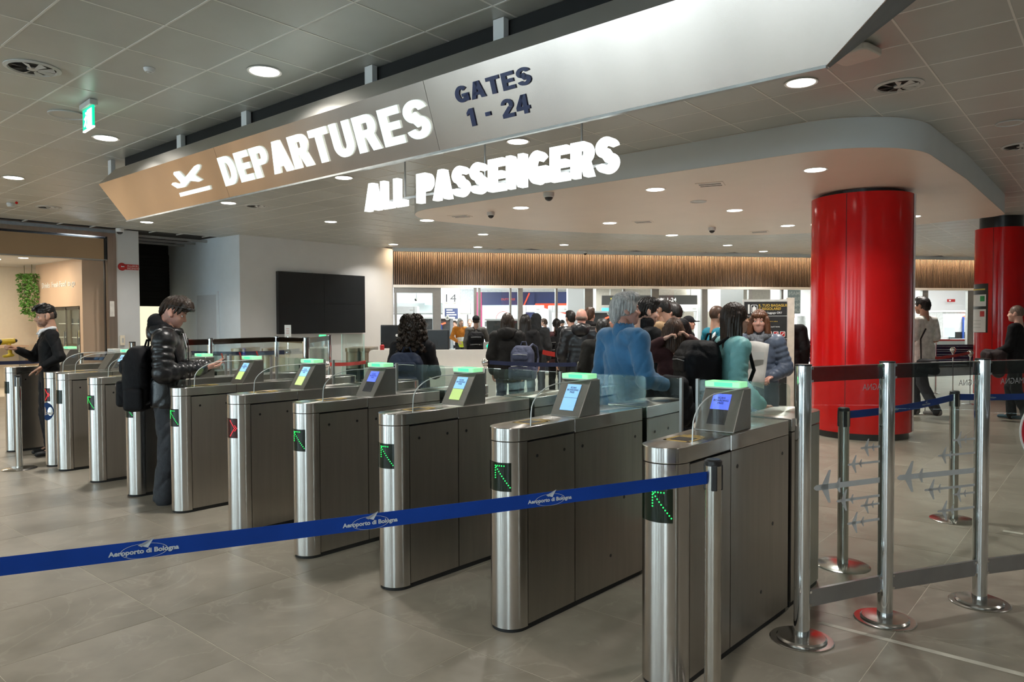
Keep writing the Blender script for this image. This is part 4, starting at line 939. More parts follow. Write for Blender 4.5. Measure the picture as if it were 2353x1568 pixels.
# ================================================================== white desk with monitors
d0 = gnd(985, 11.4); dx = Vector((R_.x, R_.y, 0)).normalized(); ang = math.atan2(dx.y, dx.x)
dk = thing('reception_desk', 'white reception desk with rounded corners behind the gates', 'desk', d0, ang)
M_desk = pm('white_laminate', (0.70,0.66,0.60), .4, var=.02)
MB().extr(rrect(-.95, .96, .02, 1.155, .06), 0, .06, 'y').build('front_upper', M_desk, dk, smooth=30); MB().box(-1.0, 1.06, -.12, -.02, .02, .88).build('front_lower', M_desk, dk, smooth=0, bevel=.01)
MB().box(-.95, .96, .06, .75, .72, .75).build('worktop', M_desk, dk, smooth=0); MB().box(-.98, 1.04, -.10, .05, 0, .06).build('plinth', M_black, dk, smooth=0)
for x in (-.93, .90): MB().box(x, x+.04, .06, .7, .06, .72).build('side', M_desk, dk, smooth=0)
def monitor(px, dep, w, h, zc, label, yaw_=0.0, logo_=False):
    p = gnd(px, dep); t = thing('monitor', label, 'monitor', (p.x, p.y, .75), ang+yaw_, group='desk monitors')
    MB().box(-w/2, w/2, -.02, .03, zc-h/2-.75, zc+h/2-.75).build('back_shell', M_black, t, smooth=0, bevel=.012); MB().box(-w/2+.01, w/2-.01, .03, .034, zc-h/2-.74, zc+h/2-.76).build('panel', M_tv, t, smooth=0)
    MB().bar((0,0,.01), (0,0,zc-.75), .05, .03).build('stand', M_black, t, smooth=0); MB().box(-.12, .12, -.1, .1, 0, .012).build('foot', M_black, t, smooth=0)
    if logo_: disc(.022, -.024, -.02, 16).xf(Matrix.Translation((0, 0, zc-.75+.02))).build('badge', M_trim, t)
monitor(912, 11.75, .52, .38, 1.36, 'black monitor seen from behind left of the curly-haired woman', .15, True)
monitor(1004, 11.75, .40, .34, 1.30, 'black monitor seen from behind right of the curly-haired woman', -.1)
p = gnd(878, 11.75); t = thing('drink_flask', 'small red flask standing on the white desk', 'bottle', (p.x, p.y, 1.14)); MB().lathe([(.03,0),(.034,.01),(.034,.07),(.02,.085)], 14).build('body', MATS['alarm_red'], t); MB().lathe([(.018,.08),(.02,.11),(.012,.115)], 12).build('cap', M_black, t)
t.location.z = 1.155; p = gnd(878, 11.43); t.location.x = p.x; t.location.y = p.y
# second desk further back
d2 = gnd(1055, 15.5); dk2 = thing('low_desk', 'low white desk beyond the monitors, below the man in the black vest', 'desk', d2, ang)
MB().extr(rrect(-.42, .36, .02, .93, .04), 0, .05, 'y').build('front', M_desk, dk2, smooth=30); MB().box(-.4, .34, .05, .6, .80, .83).build('worktop', M_desk, dk2, smooth=0); MB().box(-.4,-.36,.05,.55,.02,.8).build('side', M_desk, dk2, smooth=0); MB().box(.30,.34,.05,.55,.02,.8).build('side', M_desk, dk2, smooth=0)

# ================================================================== lit info totem
p = gnd(1122, 12.6); t = thing('info_totem', 'slim grey totem with blue lit panel and green arrow beside the queue', 'totem', p, ang)
MB().box(-.085, .085, -.03, .06, 0, 1.24).build('body', M_alu, t, smooth=0)
MB().box(-.065, .065, -.034, -.03, .55, 1.09).build('blue_panel', emat('totem_blue', (0.05, 0.06, 0.85), 1.2), t, smooth=0)
w_ = emat('totem_white', (0.9,0.92,1.0), 1.6)
MB().extr([(-.05,1.06),(-.03,.99),(.03,.99),(.05,1.06)], -.037, -.034, 'y').build('glyph', w_, t, smooth=0); MB().box(-.02,.02,-.037,-.034,.62,.9).build('glyph_stem', w_, t, smooth=0); disc(.024,-.037,-.034,16).xf(Matrix.Translation((0,0,.94))).build('glyph_dot', w_, t)
MB().extr([(0,1.21),(-.04,1.165),(-.02,1.165),(-.02,1.12),(.02,1.12),(.02,1.165),(.04,1.165)][::-1], -.036, -.03, 'y').build('green_arrow', emat('arrow_green', (0.0,0.9,0.35), 1.8), t, smooth=0)

# ================================================================== ball-topped queue posts and belts
def ballpost(px, py, dep, label, redtop=False, r=.055):
    q = at_d(px, py, dep); t = thing('queue_post', label, 'post', (q.x, q.y, 0), group='ball-topped queue posts')
    MB().lathe([(.002,0),(.14,0),(.14,.006),(.03,.016),(.002,.018)], 28).build('base', M_rim, t); MB().lathe([(.012,.012),(.012,q.z-.06)], 14).build('pole', M_chrome, t)
    MB().lathe([(.012,q.z-.09),(.03,q.z-.06),(.04,q.z-.045)], 16).build('collar', M_chrome, t); MB().ball((0,0,q.z), r, 24, 14).build('ball', M_chrome, t)
    return Vector((q.x, q.y, q.z))
BP = {}
BP['a'] = ballpost(1115, 833, 10.2, 'ball-topped chrome post right of the white desk')
BP['b'] = ballpost(1334, 838, 9.9, 'ball-topped chrome post left of the man in blue fleece')
BP['c'] = ballpost(1550, 850, 9.0, 'ball-topped chrome post right of the man in blue fleece')
BP['d'] = ballpost(1247, 797, 15.2, 'ball-topped chrome post left of the woman in pink')
BP['e'] = ballpost(662, 810, 12.4, 'ball-topped chrome post holding a small notice, in front of the white wall')
BP['f'] = ballpost(750, 838, 10.9, 'ball-topped chrome post left of the white desk')
BP['g'] = ballpost(2127, 826, 12.2, 'ball-topped chrome post in front of the man in the pale T-shirt')
BP['h'] = ballpost(2190, 804, 14.6, 'ball-topped chrome post behind the man in the pale T-shirt, left of two')
BP['i'] = ballpost(2230, 811, 13.6, 'ball-topped chrome post left of the far red column, right of two')
BP['j'] = ballpost(1815, 822, 12.5, 'ball-topped chrome post right of the luggage rules sign')
BP['k'] = ballpost(1784, 862, 8.3, 'small ball-topped post in front of the luggage rules sign', r=.035)
def bb(a, b, mat, h, label, dz=-.0, group='queue belts', n=6):
    d = (b-a); d.z = 0; d.normalize(); belt(a+d*.06, b-d*.06, a.z+dz, b.z+dz, h, mat, label, .015, group, n)
bb(BP['a'], BP['b'], M_tapen, .055, 'navy belt between the two chrome balls behind the gates')
bb(BP['b'], BP['c'], M_taper, .055, 'red belt right of the chrome ball, behind the man in blue fleece')
bb(BP['d'], gnd(1312, 15.0)+Vector((0,0,.93)), M_tapen, .06, 'navy belt in front of the woman in pink')
bb(at_d(1243, 809, 14.0), at_d(1312, 818, 13.0), M_taper, .09, 'broad red belt below the navy belt, in front of the woman in pink')
bb(at_d(430, 812, 12.0), BP['e'], M_tapen, .07, 'navy belt in front of the white wall, left of the chrome ball with the notice')
bb(at_d(708, 842, 10.6), BP['f'], M_tapen, .05, 'short navy belt left of the chrome ball by the white desk')
bb(BP['f'], at_d(845, 832, 12.0), M_taper, .055, 'red belt between the chrome ball and the white desk')
bb(at_d(1095, 808, 14.0), at_d(1130, 802, 12.4), M_taper, .06, 'short red belt left of the lit totem')
bb(BP['g'], BP['i'], M_taper, .05, 'red belt left of the far red column', 0)
bb(at_d(2090, 826, 12.4), BP['g'], M_tapen, .06, 'navy belt in front of the man in the pale T-shirt')
bb(BP['j'], at_d(1880, 828, 11.8), M_tapen, .06, 'navy belt running behind the big red column')
sa = gnd(186, 13.5); stanchion(sa, 'belt stanchion hidden behind the staff man', 'belt stanchions'); sb_ = gnd(304, 14.6); stanchion(sb_, 'tall polished belt stanchion left of the young man, before the white pillar', 'belt stanchions', 1.22, .06)
sc_0 = gnd(-70, 12.0); stanchion(sc_0, 'belt stanchion out of view at the far left', 'belt stanchions')
bb(at_d(-70, 836, 12.0), at_d(186, 826, 13.5), M_tapen, .06, 'navy belt behind the staff man', 0)
bb(at_d(186, 825, 13.5), at_d(304, 820, 14.6), M_tapen, .06, 'navy belt in front of the tan cafe wall', 0)
# stacked belts seen end on at the security entry
M_wbar = pm('white_bar', (0.75,0.75,0.74), .4)
def belt_stack(px0, px1, py0, py1, dep, n, mat, label, gapm):
    a = at_d(px0, py0, dep); b = at_d(px1, py0, dep); z1 = a.z; z0 = at_d(px0, py1, dep).z
    t = thing('belt_barrier', label, 'barrier', (a.x, a.y, 0), math.atan2((b-a).y, (b-a).x), group='stacked belt barriers'); Ln = (b-a).length
    for x in (0, Ln): MB().lathe([(.1,0),(.1,.01),(.02,.02),(.02,z1+.04)], 14, (x,0,0)).build('post', M_chrome, t)
    hh = (z1-z0)/n
    for k in range(n): MB().box(0, Ln, -.003-.0*k, .003, z0+hh*k, z0+hh*(k+.62)).build('belt', mat, t, smooth=0); MB().box(0, Ln, .01, .016, z0+hh*(k+.64), z0+hh*(k+.96)).build('stripe', gapm, t, smooth=0)
belt_stack(1488, 1532, 792, 832, 10.8, 5, M_taper, 'stack of red belts behind the man in blue fleece', M_wbar)
belt_stack(1826, 1900, 780, 832, 13.6, 5, M_tapen, 'stack of navy belts just left of the big red column', M_wbar)
belt_stack(2150, 2300, 792, 838, 15.6, 4, M_tapen, 'stack of navy belts left of the far red column', M_tapen)
# notice clipped on the post
q = BP['e']; t = thing('clip_notice', 'small white framed notice above the chrome ball in front of the video wall', 'notice', (q.x, q.y, q.z+.05), ang)
MB().box(-.055, .055, -.006, .006, .22, .42).build('frame', M_trim, t, smooth=0); MB().box(-.042, .042, -.0075, -.005, .235, .405).build('paper', Wp, t, smooth=0); MB().box(-.006,.006,-.006,.006,-.06,.22).build('stem', M_chrome, t, smooth=0)
for k in range(4): MB().box(-.028, .024, -.0085, -.007, .27+k*.028, .276+k*.028).build('text_line', pm('print_red', (0.5,0.12,0.1), .6), t, smooth=0)

# ================================================================== left glass fence in front of the white wall
lp = [gnd(395, 9.6), gnd(483, 10.1), gnd(635, 11.4), gnd(703, 10.4), gnd(757, 12.4)]
lf_ = thing('glass_fence', 'glass fence with polished posts and red marks in front of the white wall', 'fence', lp[0])
for i, p in enumerate(lp): fence_post(lf_, p-lp[0], r=.05 if i == 3 else .036)
M_bandb = pm('bronze_band', (0.05,0.035,0.025), .1, .8, var=.1)
for a, b in ((0,1), (1,2), (2,3), (3,4)):
    g, Ln = fence_panel(lf_, lp[a]-lp[0], lp[b]-lp[0], top=M_bandb)
    if a < 2:
        for k in range(3): MB().add([(Ln*(.2+.26*k),-.0062,.95),(Ln*(.2+.26*k)+.02,-.0062,.95),(Ln*(.2+.26*k)-.06,-.0062,1.16),(Ln*(.2+.26*k)-.09,-.0062,1.16)], [(0,1,2,3)]).build('red_decal', M_taper, g, smooth=0)
# exit turnstiles against the white wall
M_bronze = pm('bronze_steel', (0.33, 0.28, 0.21), .38, .9, var=.06)
for px0, px1, lab in ((792, 822, 'bronze-coloured turnstile cabinet left of the pale gap, beside the white desk'), (826, 848, 'bronze-coloured turnstile cabinet touching the white desk'), (600, 622, 'steel turnstile cabinet seen through the left glass fence'), (528, 560, 'dark steel turnstile cabinet behind the young man')):
    dep = 13.2; p = gnd((px0+px1)/2, dep); w = (px1-px0)/FPX*dep; t = thing('turnstile', lab, 'turnstile', p, ang, group='turnstiles by the white wall')
    MB().prism(rrect(-w/2, w/2, 0, .9, min(.1, w*.4)), .0, 1.05).build('cabinet', M_bronze, t, smooth=30); MB().prism(rrect(-w/2-.01, w/2+.01, -.01, .91, min(.1, w*.4)), 1.055, 1.12).build('cap', M_bronze, t, smooth=30); MB().box(-w/2+.02, w/2-.02, -.004, .004, .55, .75).build('display', M_led0, t, smooth=0)
for px, lab in ((808, 'clear glass wing above the bronze turnstile'),):
    p = gnd(px, 13.0); t = thing('glass_wing', lab, 'glass panel', p, ang); MB().box(-.18, .22, 0, .01, .5, 1.38).build('glass', M_glassg, t, smooth=0)
    for x in (-.18, .22): MB().box(x-.006, x+.006, -.003, .013, .5, 1.38).build('edge', M_glasse, t, smooth=0)
p = gnd(741, 13.0); t = thing('status_light', 'small green status light on a black box left of the tall polished post', 'light', (p.x, p.y, 0), ang); MB().box(-.02,.02,.0,.04,0,1.30).build('stem', M_alu, t, smooth=0); MB().box(-.06, .06, -.02, .06, 1.29, 1.33).build('box', M_black, t, smooth=0); MB().box(-.055, .055, -.025, .055, 1.33, 1.372).build('lamp', M_barc, t, smooth=0)

# ================================================================== luggage rules sign
sp = gnd(1757, 9.6); sg = thing('luggage_rules_sign', 'tall black sign headed 1 IL TUO BAGAGLIO E REGOLARE behind the red-haired woman', 'sign', sp, ang-.12)
zt = 1.6+(736-688)*9.6/FPX; sw_ = 98/FPX*9.6
MB().box(-sw_/2, sw_/2, -.02, .02, 0.12, zt).build('frame', pm('sign_frame', (0.62,0.60,0.56), .4, .2), sg, smooth=0); MB().box(sw_/2, sw_/2+.085, -.04, .04, 0.0, zt+.02).build('side_post', pm('sign_post', (0.62,0.53,0.44), .4), sg, smooth=0); MB().box(-sw_/2-.05, sw_/2+.1, -.2, .2, 0, .02).build('foot', M_grey, sg, smooth=0)
H0 = zt-.03; M_board = pm('board_charcoal', (0.022,0.021,0.021), .45); M_och = pm('board_ochre', (0.62,0.40,0.06), .5); M_wt = pm('board_white', (0.8,0.8,0.78), .5)
for k, (a, b) in enumerate(((0, .185), (.195, .485), (.495, .86), (.87, 1.38))): MB().box(-sw_/2+.015, sw_/2-.005, -.024, -.02, H0-b, H0-a).build('board', M_board, sg, smooth=0)
def st_(body, x, z, size, mat, bold=.0): text('lettering', body, mat, sg, frame((x, -.0255, z), (1,0,0), (0,0,1)), size=size, bold=bold)
st_('1', -sw_/2+.03, H0-.155, .17, M_wt, .004); st_('IL TUO BAGAGLIO', -.085, H0-.065, .046, M_och, .0008); st_("E' REGOLARE?", -.085, H0-.11, .046, M_och, .0008); st_('Is your luggage OK?', -.085, H0-.16, .037, M_wt, .0004)
st_('ARTICOLI', -sw_/2+.03, H0-.25, .04, M_och); st_('Consentiti in cabina', -.0, H0-.268, .02, M_och); st_('Liquid items', .06, H0-.34, .026, M_wt)
ic = MB().extr(rrect(-.185, -.10, H0-.155, H0-.04, .015), -.026, -.024, 'y').build('case_icon', M_wt, sg, smooth=0); MB().extr(rrect(-.178, -.107, H0-.148, H0-.047, .012), -.027, -.0255, 'y').build('case_ground', M_board, ic, smooth=0); MB().extr(rrect(-.167, -.118, H0-.14, H0-.072, .01), -.028, -.0265, 'y').build('case_body', M_wt, ic, smooth=0); MB().box(-.152, -.133, -.028, -.0265, H0-.072, H0-.058).build('case_handle', M_wt, ic, smooth=0)
for k in range(3):
    x = sw_/2-.06-k*.085; b_ = MB().extr(rrect(x-.034, x+.034, H0-.465, H0-.395, .01), -.026, -.024, 'y').build('warning_icon', M_wt, sg, smooth=0); MB().extr(rrect(x-.028, x+.028, H0-.459, H0-.401, .008), -.027, -.0255, 'y').build('red_field', MATS['alarm_red'], b_, smooth=0); MB().bar((x-.02, -.0275, H0-.45), (x+.02, -.0275, H0-.41), .003, .008).build('stroke', M_wt, b_, smooth=0)
st_('PASSAGGI', -.02, H0-.545, .035, M_och)

# ================================================================== things in the security hall beyond the glass
def wa(px, py, dep): return at_d(px, py, dep)
def facing_thing(name, label, cat, px, dep, group=None): return thing(name, label, cat, gnd(px, dep), ang, group)
def zat(py, dep): return 1.6+(739-py)*dep/FPX
# walk-through metal detectors
M_arch = pm('arch_white', (0.78,0.78,0.80), .35, var=.02)
for px0, px1, dep, lab in ((1204, 1246, 25, 'white walk-through metal detector behind the dark-haired woman'), (1264, 1310, 25.5, 'white walk-through metal detector behind the woman in pink'), (1551, 1602, 25, 'white walk-through metal detector with a dark screen, right of the tan sweater'), (1610, 1660, 25.5, 'white walk-through metal detector left of the long-haired woman'), (898, 958, 26, 'white walk-through metal detector left of the curly hair')):
    w = (px1-px0)/FPX*dep; t = facing_thing('metal_detector', lab, 'detector', (px0+px1)/2, dep, 'walk-through metal detectors'); h = 2.15
    for s in (-1, 1): MB().box(s*w/2-.06, s*w/2+.06, -.25, .25, 0, h).build('side_panel', M_arch, t, smooth=0, bevel=.015)
    MB().box(-w/2, w/2, -.22, .22, h-.24, h).build('crosspiece', M_arch, t, smooth=0, bevel=.015); MB().box(w/2-.22, w/2-.1, -.225, -.22, h-.16, h-.12).build('maker_plate', M_grey, t, smooth=0)
# security scanners
M_scan = pm('scanner_dark', (0.05,0.052,0.056), .4); M_scanl = pm('scanner_light', (0.60,0.61,0.62), .4)
for px0, px1, py, dep, lab, mat in ((1118, 1190, 733, 23, 'dark baggage scanner with a white A badge behind the brown-haired woman', M_scan), (968, 1035, 728, 24, 'dark baggage scanner tower marked A behind the monitors', M_scan), (1362, 1402, 716, 24, 'grey baggage scanner marked C behind the queue', M_scan), (2165, 2230, 718, 28, 'pale baggage scanner seen left of the far red column', M_scanl)):
    w = (px1-px0)/FPX*dep; t = facing_thing('baggage_scanner', lab, 'scanner', (px0+px1)/2, dep, 'baggage scanners'); h = zat(py, dep)
    MB().box(-w/2, w/2, 0, 1.2, 0, h).build('body', mat, t, smooth=0, bevel=.02); MB().box(-w/2-.06, w/2+.06, -.04, 1.2, h-.06, h).build('top_cover', M_arch, t, smooth=0); MB().box(-w*.32, w*.32, -.01, .0, .72, 1.12).build('tunnel', M_dark, t, smooth=0); MB().box(-w/2-.5, w/2+.5, -.35, -.02, .62, .70).build('conveyor', M_alu, t, smooth=0); MB().box(-w/2-.4, -w/2-.3, -.3, -.1, 0, .62).build('leg', M_alu, t, smooth=0)
    MB().bar((w*.2, -.06, .8), (w*.2, -.06, h-.25), .06, .05).build('guide_pole', pm('pole_blue', (0.03,0.08,0.35), .4), t, smooth=0); MB().bar((w*.2, -.06, h-.25), (w*.2+.14, -.06, h-.2), .05, .05).build('beacon', emat('beacon_red', (1.0,0.12,0.05), 1.4), t, smooth=0)
M_blk = pm('print_black', (0.02,0.02,0.025), .5)
for px, py, dep, ch, lab in ((1028, 731, 23.5, 'A', 'round white badge with letter A on the left scanner'), (1400, 720, 23.5, 'C', 'round white badge with letter C left of the white hair'), (1567, 718, 23.5, 'D', 'round white badge with letter D behind the black hood')):
    q = wa(px, py, dep); t = thing('lane_badge', lab, 'sign', q, ang, group='lane letter badges'); disc(.075, -.01, 0, 24).build('disc', M_wt, t); disc(.01, 0, .2, 8).build('bracket', M_alu, t)
    text('letter', ch, M_blk, t, frame((-.035, -.0115, -.035), (1,0,0), (0,0,1)), fit=(.07, .075), size=.1, bold=.002)
# gate 14 pillar sign
q = wa(1037, 690, 30); t = thing('gate_pillar_sign', 'pale pillar with the number 14 and a dark departures board', 'sign', (q.x, q.y, 0), ang)
MB().box(-.36, .36, 0, .4, 0, 3.28).build('pillar', pm('pillar_cream', (0.70,0.66,0.60), .5), t, smooth=0)
MB().box(-.27, .27, -.03, 0, 1.72, 2.32).build('board', pm('board_navy', (0.03,0.04,0.10), .4), t, smooth=0); MB().box(-.27, .27, -.035, 0, 2.16, 2.32).build('yellow_field', emat('board_yellow', (0.85,0.82,0.25), .9), t, smooth=0)
for k in range(3): MB().box(-.2, .05+.08*k, -.036, -.03, 2.06-k*.1, 2.10-k*.1).build('text_line', M_wt, t, smooth=0)
text('number', '14', M_wt, t, frame((-.26, -.04, 2.38), (1,0,0), (0,0,1)), fit=(.52, .40), size=.3, bold=.035, depth=.02); text('number_core', '14', M_blk, t, frame((-.22, -.055, 2.42), (1,0,0), (0,0,1)), fit=(.44, .32), size=.3, bold=.0, depth=.005)
# bright windows and shutters at the far left
for px0, px1, py0, py1, dep, lab in ((911, 962, 717, 800, 31.5, 'bright window far behind the curly hair'), (1046, 1072, 716, 800, 31.8, 'bright window behind the worker in the yellow vest')):
    a = wa(px0, py0, dep); b = wa(px1, py1, dep); w = (px1-px0)/FPX*dep; t = thing('bright_window', lab, 'window', (a.x, a.y, b.z), ang, group='bright windows'); h = a.z-b.z
    MB().box(0, w, 0, .03, 0, h).build('pane', emat('daylight_pane', (0.92,0.97,1.0), 3.2), t, smooth=0); MB().box(-.08, 0, -.03, .06, -.05, h+.06).build('frame', M_alu, t, smooth=0); MB().box(w, w+.08, -.03, .06, -.05, h+.06).build('frame', M_alu, t, smooth=0); MB().box(-.08, w+.08, -.03, .06, h, h+.07).build('frame', M_alu, t, smooth=0)
q = wa(995, 690, 31.0); t = thing('shutter_box', 'long grey shutter box above the far windows', 'shutter', (q.x, q.y, 1.95), ang); MB().box(-1.8, 1.6, 0, .3, 0, .45).build('box', M_fascia, t, smooth=0); MB().box(-1.8, 1.6, -.01, .31, -.04, .02).build('lip', M_alu, t, smooth=0)
for px in (981, 991): 
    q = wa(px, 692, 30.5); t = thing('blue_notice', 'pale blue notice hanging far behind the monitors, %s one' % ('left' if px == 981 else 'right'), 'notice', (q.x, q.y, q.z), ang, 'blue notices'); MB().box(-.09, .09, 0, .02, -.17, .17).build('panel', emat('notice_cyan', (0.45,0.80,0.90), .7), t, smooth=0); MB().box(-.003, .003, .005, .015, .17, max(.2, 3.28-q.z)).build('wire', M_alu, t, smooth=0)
q = wa(957, 688, 26.0); t = thing('hanging_camera', 'white ball camera hanging on a thin rod far left', 'camera', (q.x, q.y, q.z)); MB().ball((0,0,0), .07).build('ball', M_wt, t); MB().ball((0,-.03,-.02), .05).build('lens', M_dome, t); MB().tube([(0,0,.05), (0,0,max(.1, 3.29-q.z))], .012).build('rod', M_alu, t)
# duty free booth: navy header, white walls, red wedge
q = wa(1200, 700, 31); t = thing('shop_booth', 'navy and white shop booth with an orange-red wedge beyond the detectors', 'booth', (q.x, q.y, 0), ang)
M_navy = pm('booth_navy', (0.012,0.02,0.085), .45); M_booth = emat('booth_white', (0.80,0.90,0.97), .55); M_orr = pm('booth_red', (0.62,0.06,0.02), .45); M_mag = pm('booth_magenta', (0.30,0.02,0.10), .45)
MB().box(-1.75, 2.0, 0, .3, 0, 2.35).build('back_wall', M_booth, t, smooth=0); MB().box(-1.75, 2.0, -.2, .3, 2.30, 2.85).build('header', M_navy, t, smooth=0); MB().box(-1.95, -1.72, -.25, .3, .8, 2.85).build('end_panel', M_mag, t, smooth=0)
MB().extr([(.55, 2.28), (2.0, 1.86), (2.0, 2.36), (.55, 2.36)], -.24, -.02, 'y').build('red_wedge', M_orr, t, smooth=0)
MB().extr([(-.1, 1.2), (.52, 1.2), (.52, 2.8), (.25, 2.8), (-.1, 2.0)], -.3, -.2, 'y').build('navy_panel', M_navy, t, smooth=0); MB().bar((-.1,-.32,1.9), (.3,-.32,2.8), .05, .06).build('red_edge', M_orr, t, smooth=0)
rg = [(.30*math.cos(2*PI*k/32), -.03, 1.72+.30*math.sin(2*PI*k/32)) for k in range(32)]; MB().tube([(p_[0]-.82, p_[1], p_[2]) for p_ in rg], .012, 6, True).build('round_logo', M_orr, t)
MB().box(-1.6, -.2, -.5, -.3, 1.38, 1.6).build('counter_fascia', pm('fascia_slate', (0.08,0.09,0.09), .5), t, smooth=0); text('fascia_lettering', 'smoking selection', M_wt, t, frame((-1.5, -.505, 1.46), (1,0,0), (0,0,1)), size=.11); text('booth_lettering', 'LAGARZA', M_blk, t, frame((.75, -.03, 1.42), (1,0,0), (0,0,1)), size=.26); text('header_lettering', 'DUTY FREE', M_orr, t, frame((-.9, -.205, 2.5), (1,0,0), (0,0,1)), size=.12)
# white columns
for px0, px1, dep, lab in ((1305, 1342, 24, 'white square column behind the bald man'), (1655, 1708, 24.5, 'white square column behind the long-haired woman'), (1364, 1370, 25.6, 'narrow white column edge left of the white-haired man')):
    w = (px1-px0)/FPX*dep; t = facing_thing('white_column', lab, 'column', (px0+px1)/2, dep, 'white columns'); MB().box(-w/2, w/2, 0, .6, 0, 3.29).build('shaft', pm('bright_white', (0.82,0.82,0.84), .5, var=.01), t, smooth=0); MB().box(-w/2-.01, w/2+.01, -.01, .61, 0, .12).build('skirting', M_alu, t, smooth=0)
# dark gates sign and area behind
q = wa(1500, 690, 34); t = thing('gates_direction_sign', 'dark overhead sign reading Gates 1-24 beyond the queue', 'sign', (q.x, q.y, 0), ang)
MB().box(-2.4, 2.1, 0, .15, 2.35, 2.80).build('board', pm('sign_black', (0.02,0.018,0.016), .5), t, smooth=0); text('yellow_lettering', 'IMBARCHI 1-24', emat('sign_yellow', (0.95,0.75,0.05), .8), t, frame((-2.0, -.01, 2.5), (1,0,0), (0,0,1)), size=.26, bold=.004); text('white_lettering', 'Gates 1-24', M_wt, t, frame((-.05, -.01, 2.5), (1,0,0), (0,0,1)), size=.26, bold=.003)
for x in (-2.0, 1.8): MB().box(x-.02, x+.02, .05, .1, 2.8, 3.30).build('hanger', M_alu, t, smooth=0)
q = wa(1530, 730, 36); t = thing('dark_shop_front', 'dim taupe shop front far beyond the queue with small screens', 'shop front', (q.x, q.y, 0), ang); MB().box(-4.2, 6.2, 0, .3, 0, 3.28).build('front', pm('taupe_front', (0.20,0.18,0.15), .6), t, smooth=0)
MB().box(-3.2, -2.3, -.05, 0, 1.95, 2.25).build('blue_screen', emat('info_blue', (0.05,0.35,0.75), .9), t, smooth=0); MB().box(-.6, .05, -.05, 0, 2.0, 2.3).build('orange_screen', emat('info_orange', (0.95,0.35,0.12), .8), t, smooth=0); MB().box(.55, .9, -.05, 0, 2.0, 2.3).build('orange_screen', MATS['info_orange'], t, smooth=0); MB().box(2.3, 2.75, -.08, 0, 2.35, 2.58).build('green_screen', emat('info_green', (0.45,0.85,0.70), .8), t, smooth=0); MB().box(-3.9, -2.0, -.04, 0, .2, 1.6).build('dark_opening', M_dark, t, smooth=0)
# bright area at the right: trays, desk and screen, wall notices
q = wa(2140, 760, 25); t = thing('tray_desk', 'white tray desk with a red edge seen right of the big red column', 'desk', (q.x, q.y, 0), ang); MB().box(-1.6, 2.2, 0, .6, .82, .92).build('worktop', M_arch, t, smooth=0); MB().box(-1.6, 2.2, -.03, 0, .86, .92).build('red_edge', M_taper, t, smooth=0); MB().box(-1.5, 2.1, .1, .5, 0, .82).build('front', M_arch, t, smooth=0)
q = wa(2182, 752, 25.25); t = thing('tablet_screen', 'pale blue screen on the tray desk', 'screen', (q.x, q.y, .92), ang); MB().box(-.19, .19, 0, .03, .06, .38).build('panel', emat('pale_screen', (0.60,0.82,0.90), 1.0), t, smooth=0); MB().box(-.03, .03, .0, .1, 0, .08).build('foot', M_alu, t, smooth=0)
q = wa(2186, 691, 31.5); t = thing('red_wall_sign', 'small red sign on the white wall right of the big red column', 'sign', (q.x, q.y, q.z), ang); MB().box(-.17, .17, 0, .03, -.06, .06).build('plate', MATS['alarm_red'], t, smooth=0); MB().box(-.1, -.02, -.005, 0, -.03, .03).build('pictogram', M_wt, t, smooth=0)
struct(MB().add([gnd(1770, 32), gnd(2700, 32), gnd(2700, 32, 3.3), gnd(1770, 32, 3.3)], [(0,1,2,3)]).build('wall_bright', pm('bright_wall', (0.80,0.79,0.81), .5, var=.01), smooth=0))
q = wa(1822, 697, 24.0); t = thing('gate_notice', 'pale notice with mirrored lettering on the glass right of the rules sign', 'notice', (q.x, q.y, q.z), ang); MB().box(-.18, .25, 0, .01, -.35, .45).build('sheet', pm('notice_teal', (0.45,0.50,0.52), .4), t, smooth=0)
for k, s in enumerate(('MAN', 'READ', 'MAKE', 'UNO')):
    me = text_mesh(s, size=.17, bold=.004); me.materials.append(M_wt)
    for v in me.vertices: v.co.x = -v.co.x
    o = bpy.data.objects.new('mirrored_lettering', me); COL.objects.link(o); o.parent = t; o.matrix_local = frame((.23, -.006, .27-.19*k), (1,0,0), (0,0,1))
for px, lab in ((1842, 'white machine with blue parts right of the rules sign, nearer the notice'),):
    q = gnd(px, 26); t = thing('security_machine', lab, 'machine', q, ang, 'pale security machines'); MB().box(-.25, .2, 0, .5, 0, 1.15).build('base', M_arch, t, smooth=0, bevel=.02); MB().lathe([(.16,1.15),(.16,1.75),(.1,1.8)], 20).build('drum', M_scanl, t); MB().box(-.1, .0, -.03, 0, 1.2, 1.6).build('blue_panel', pm('panel_blue', (0.06,0.14,0.30), .4), t, smooth=0)

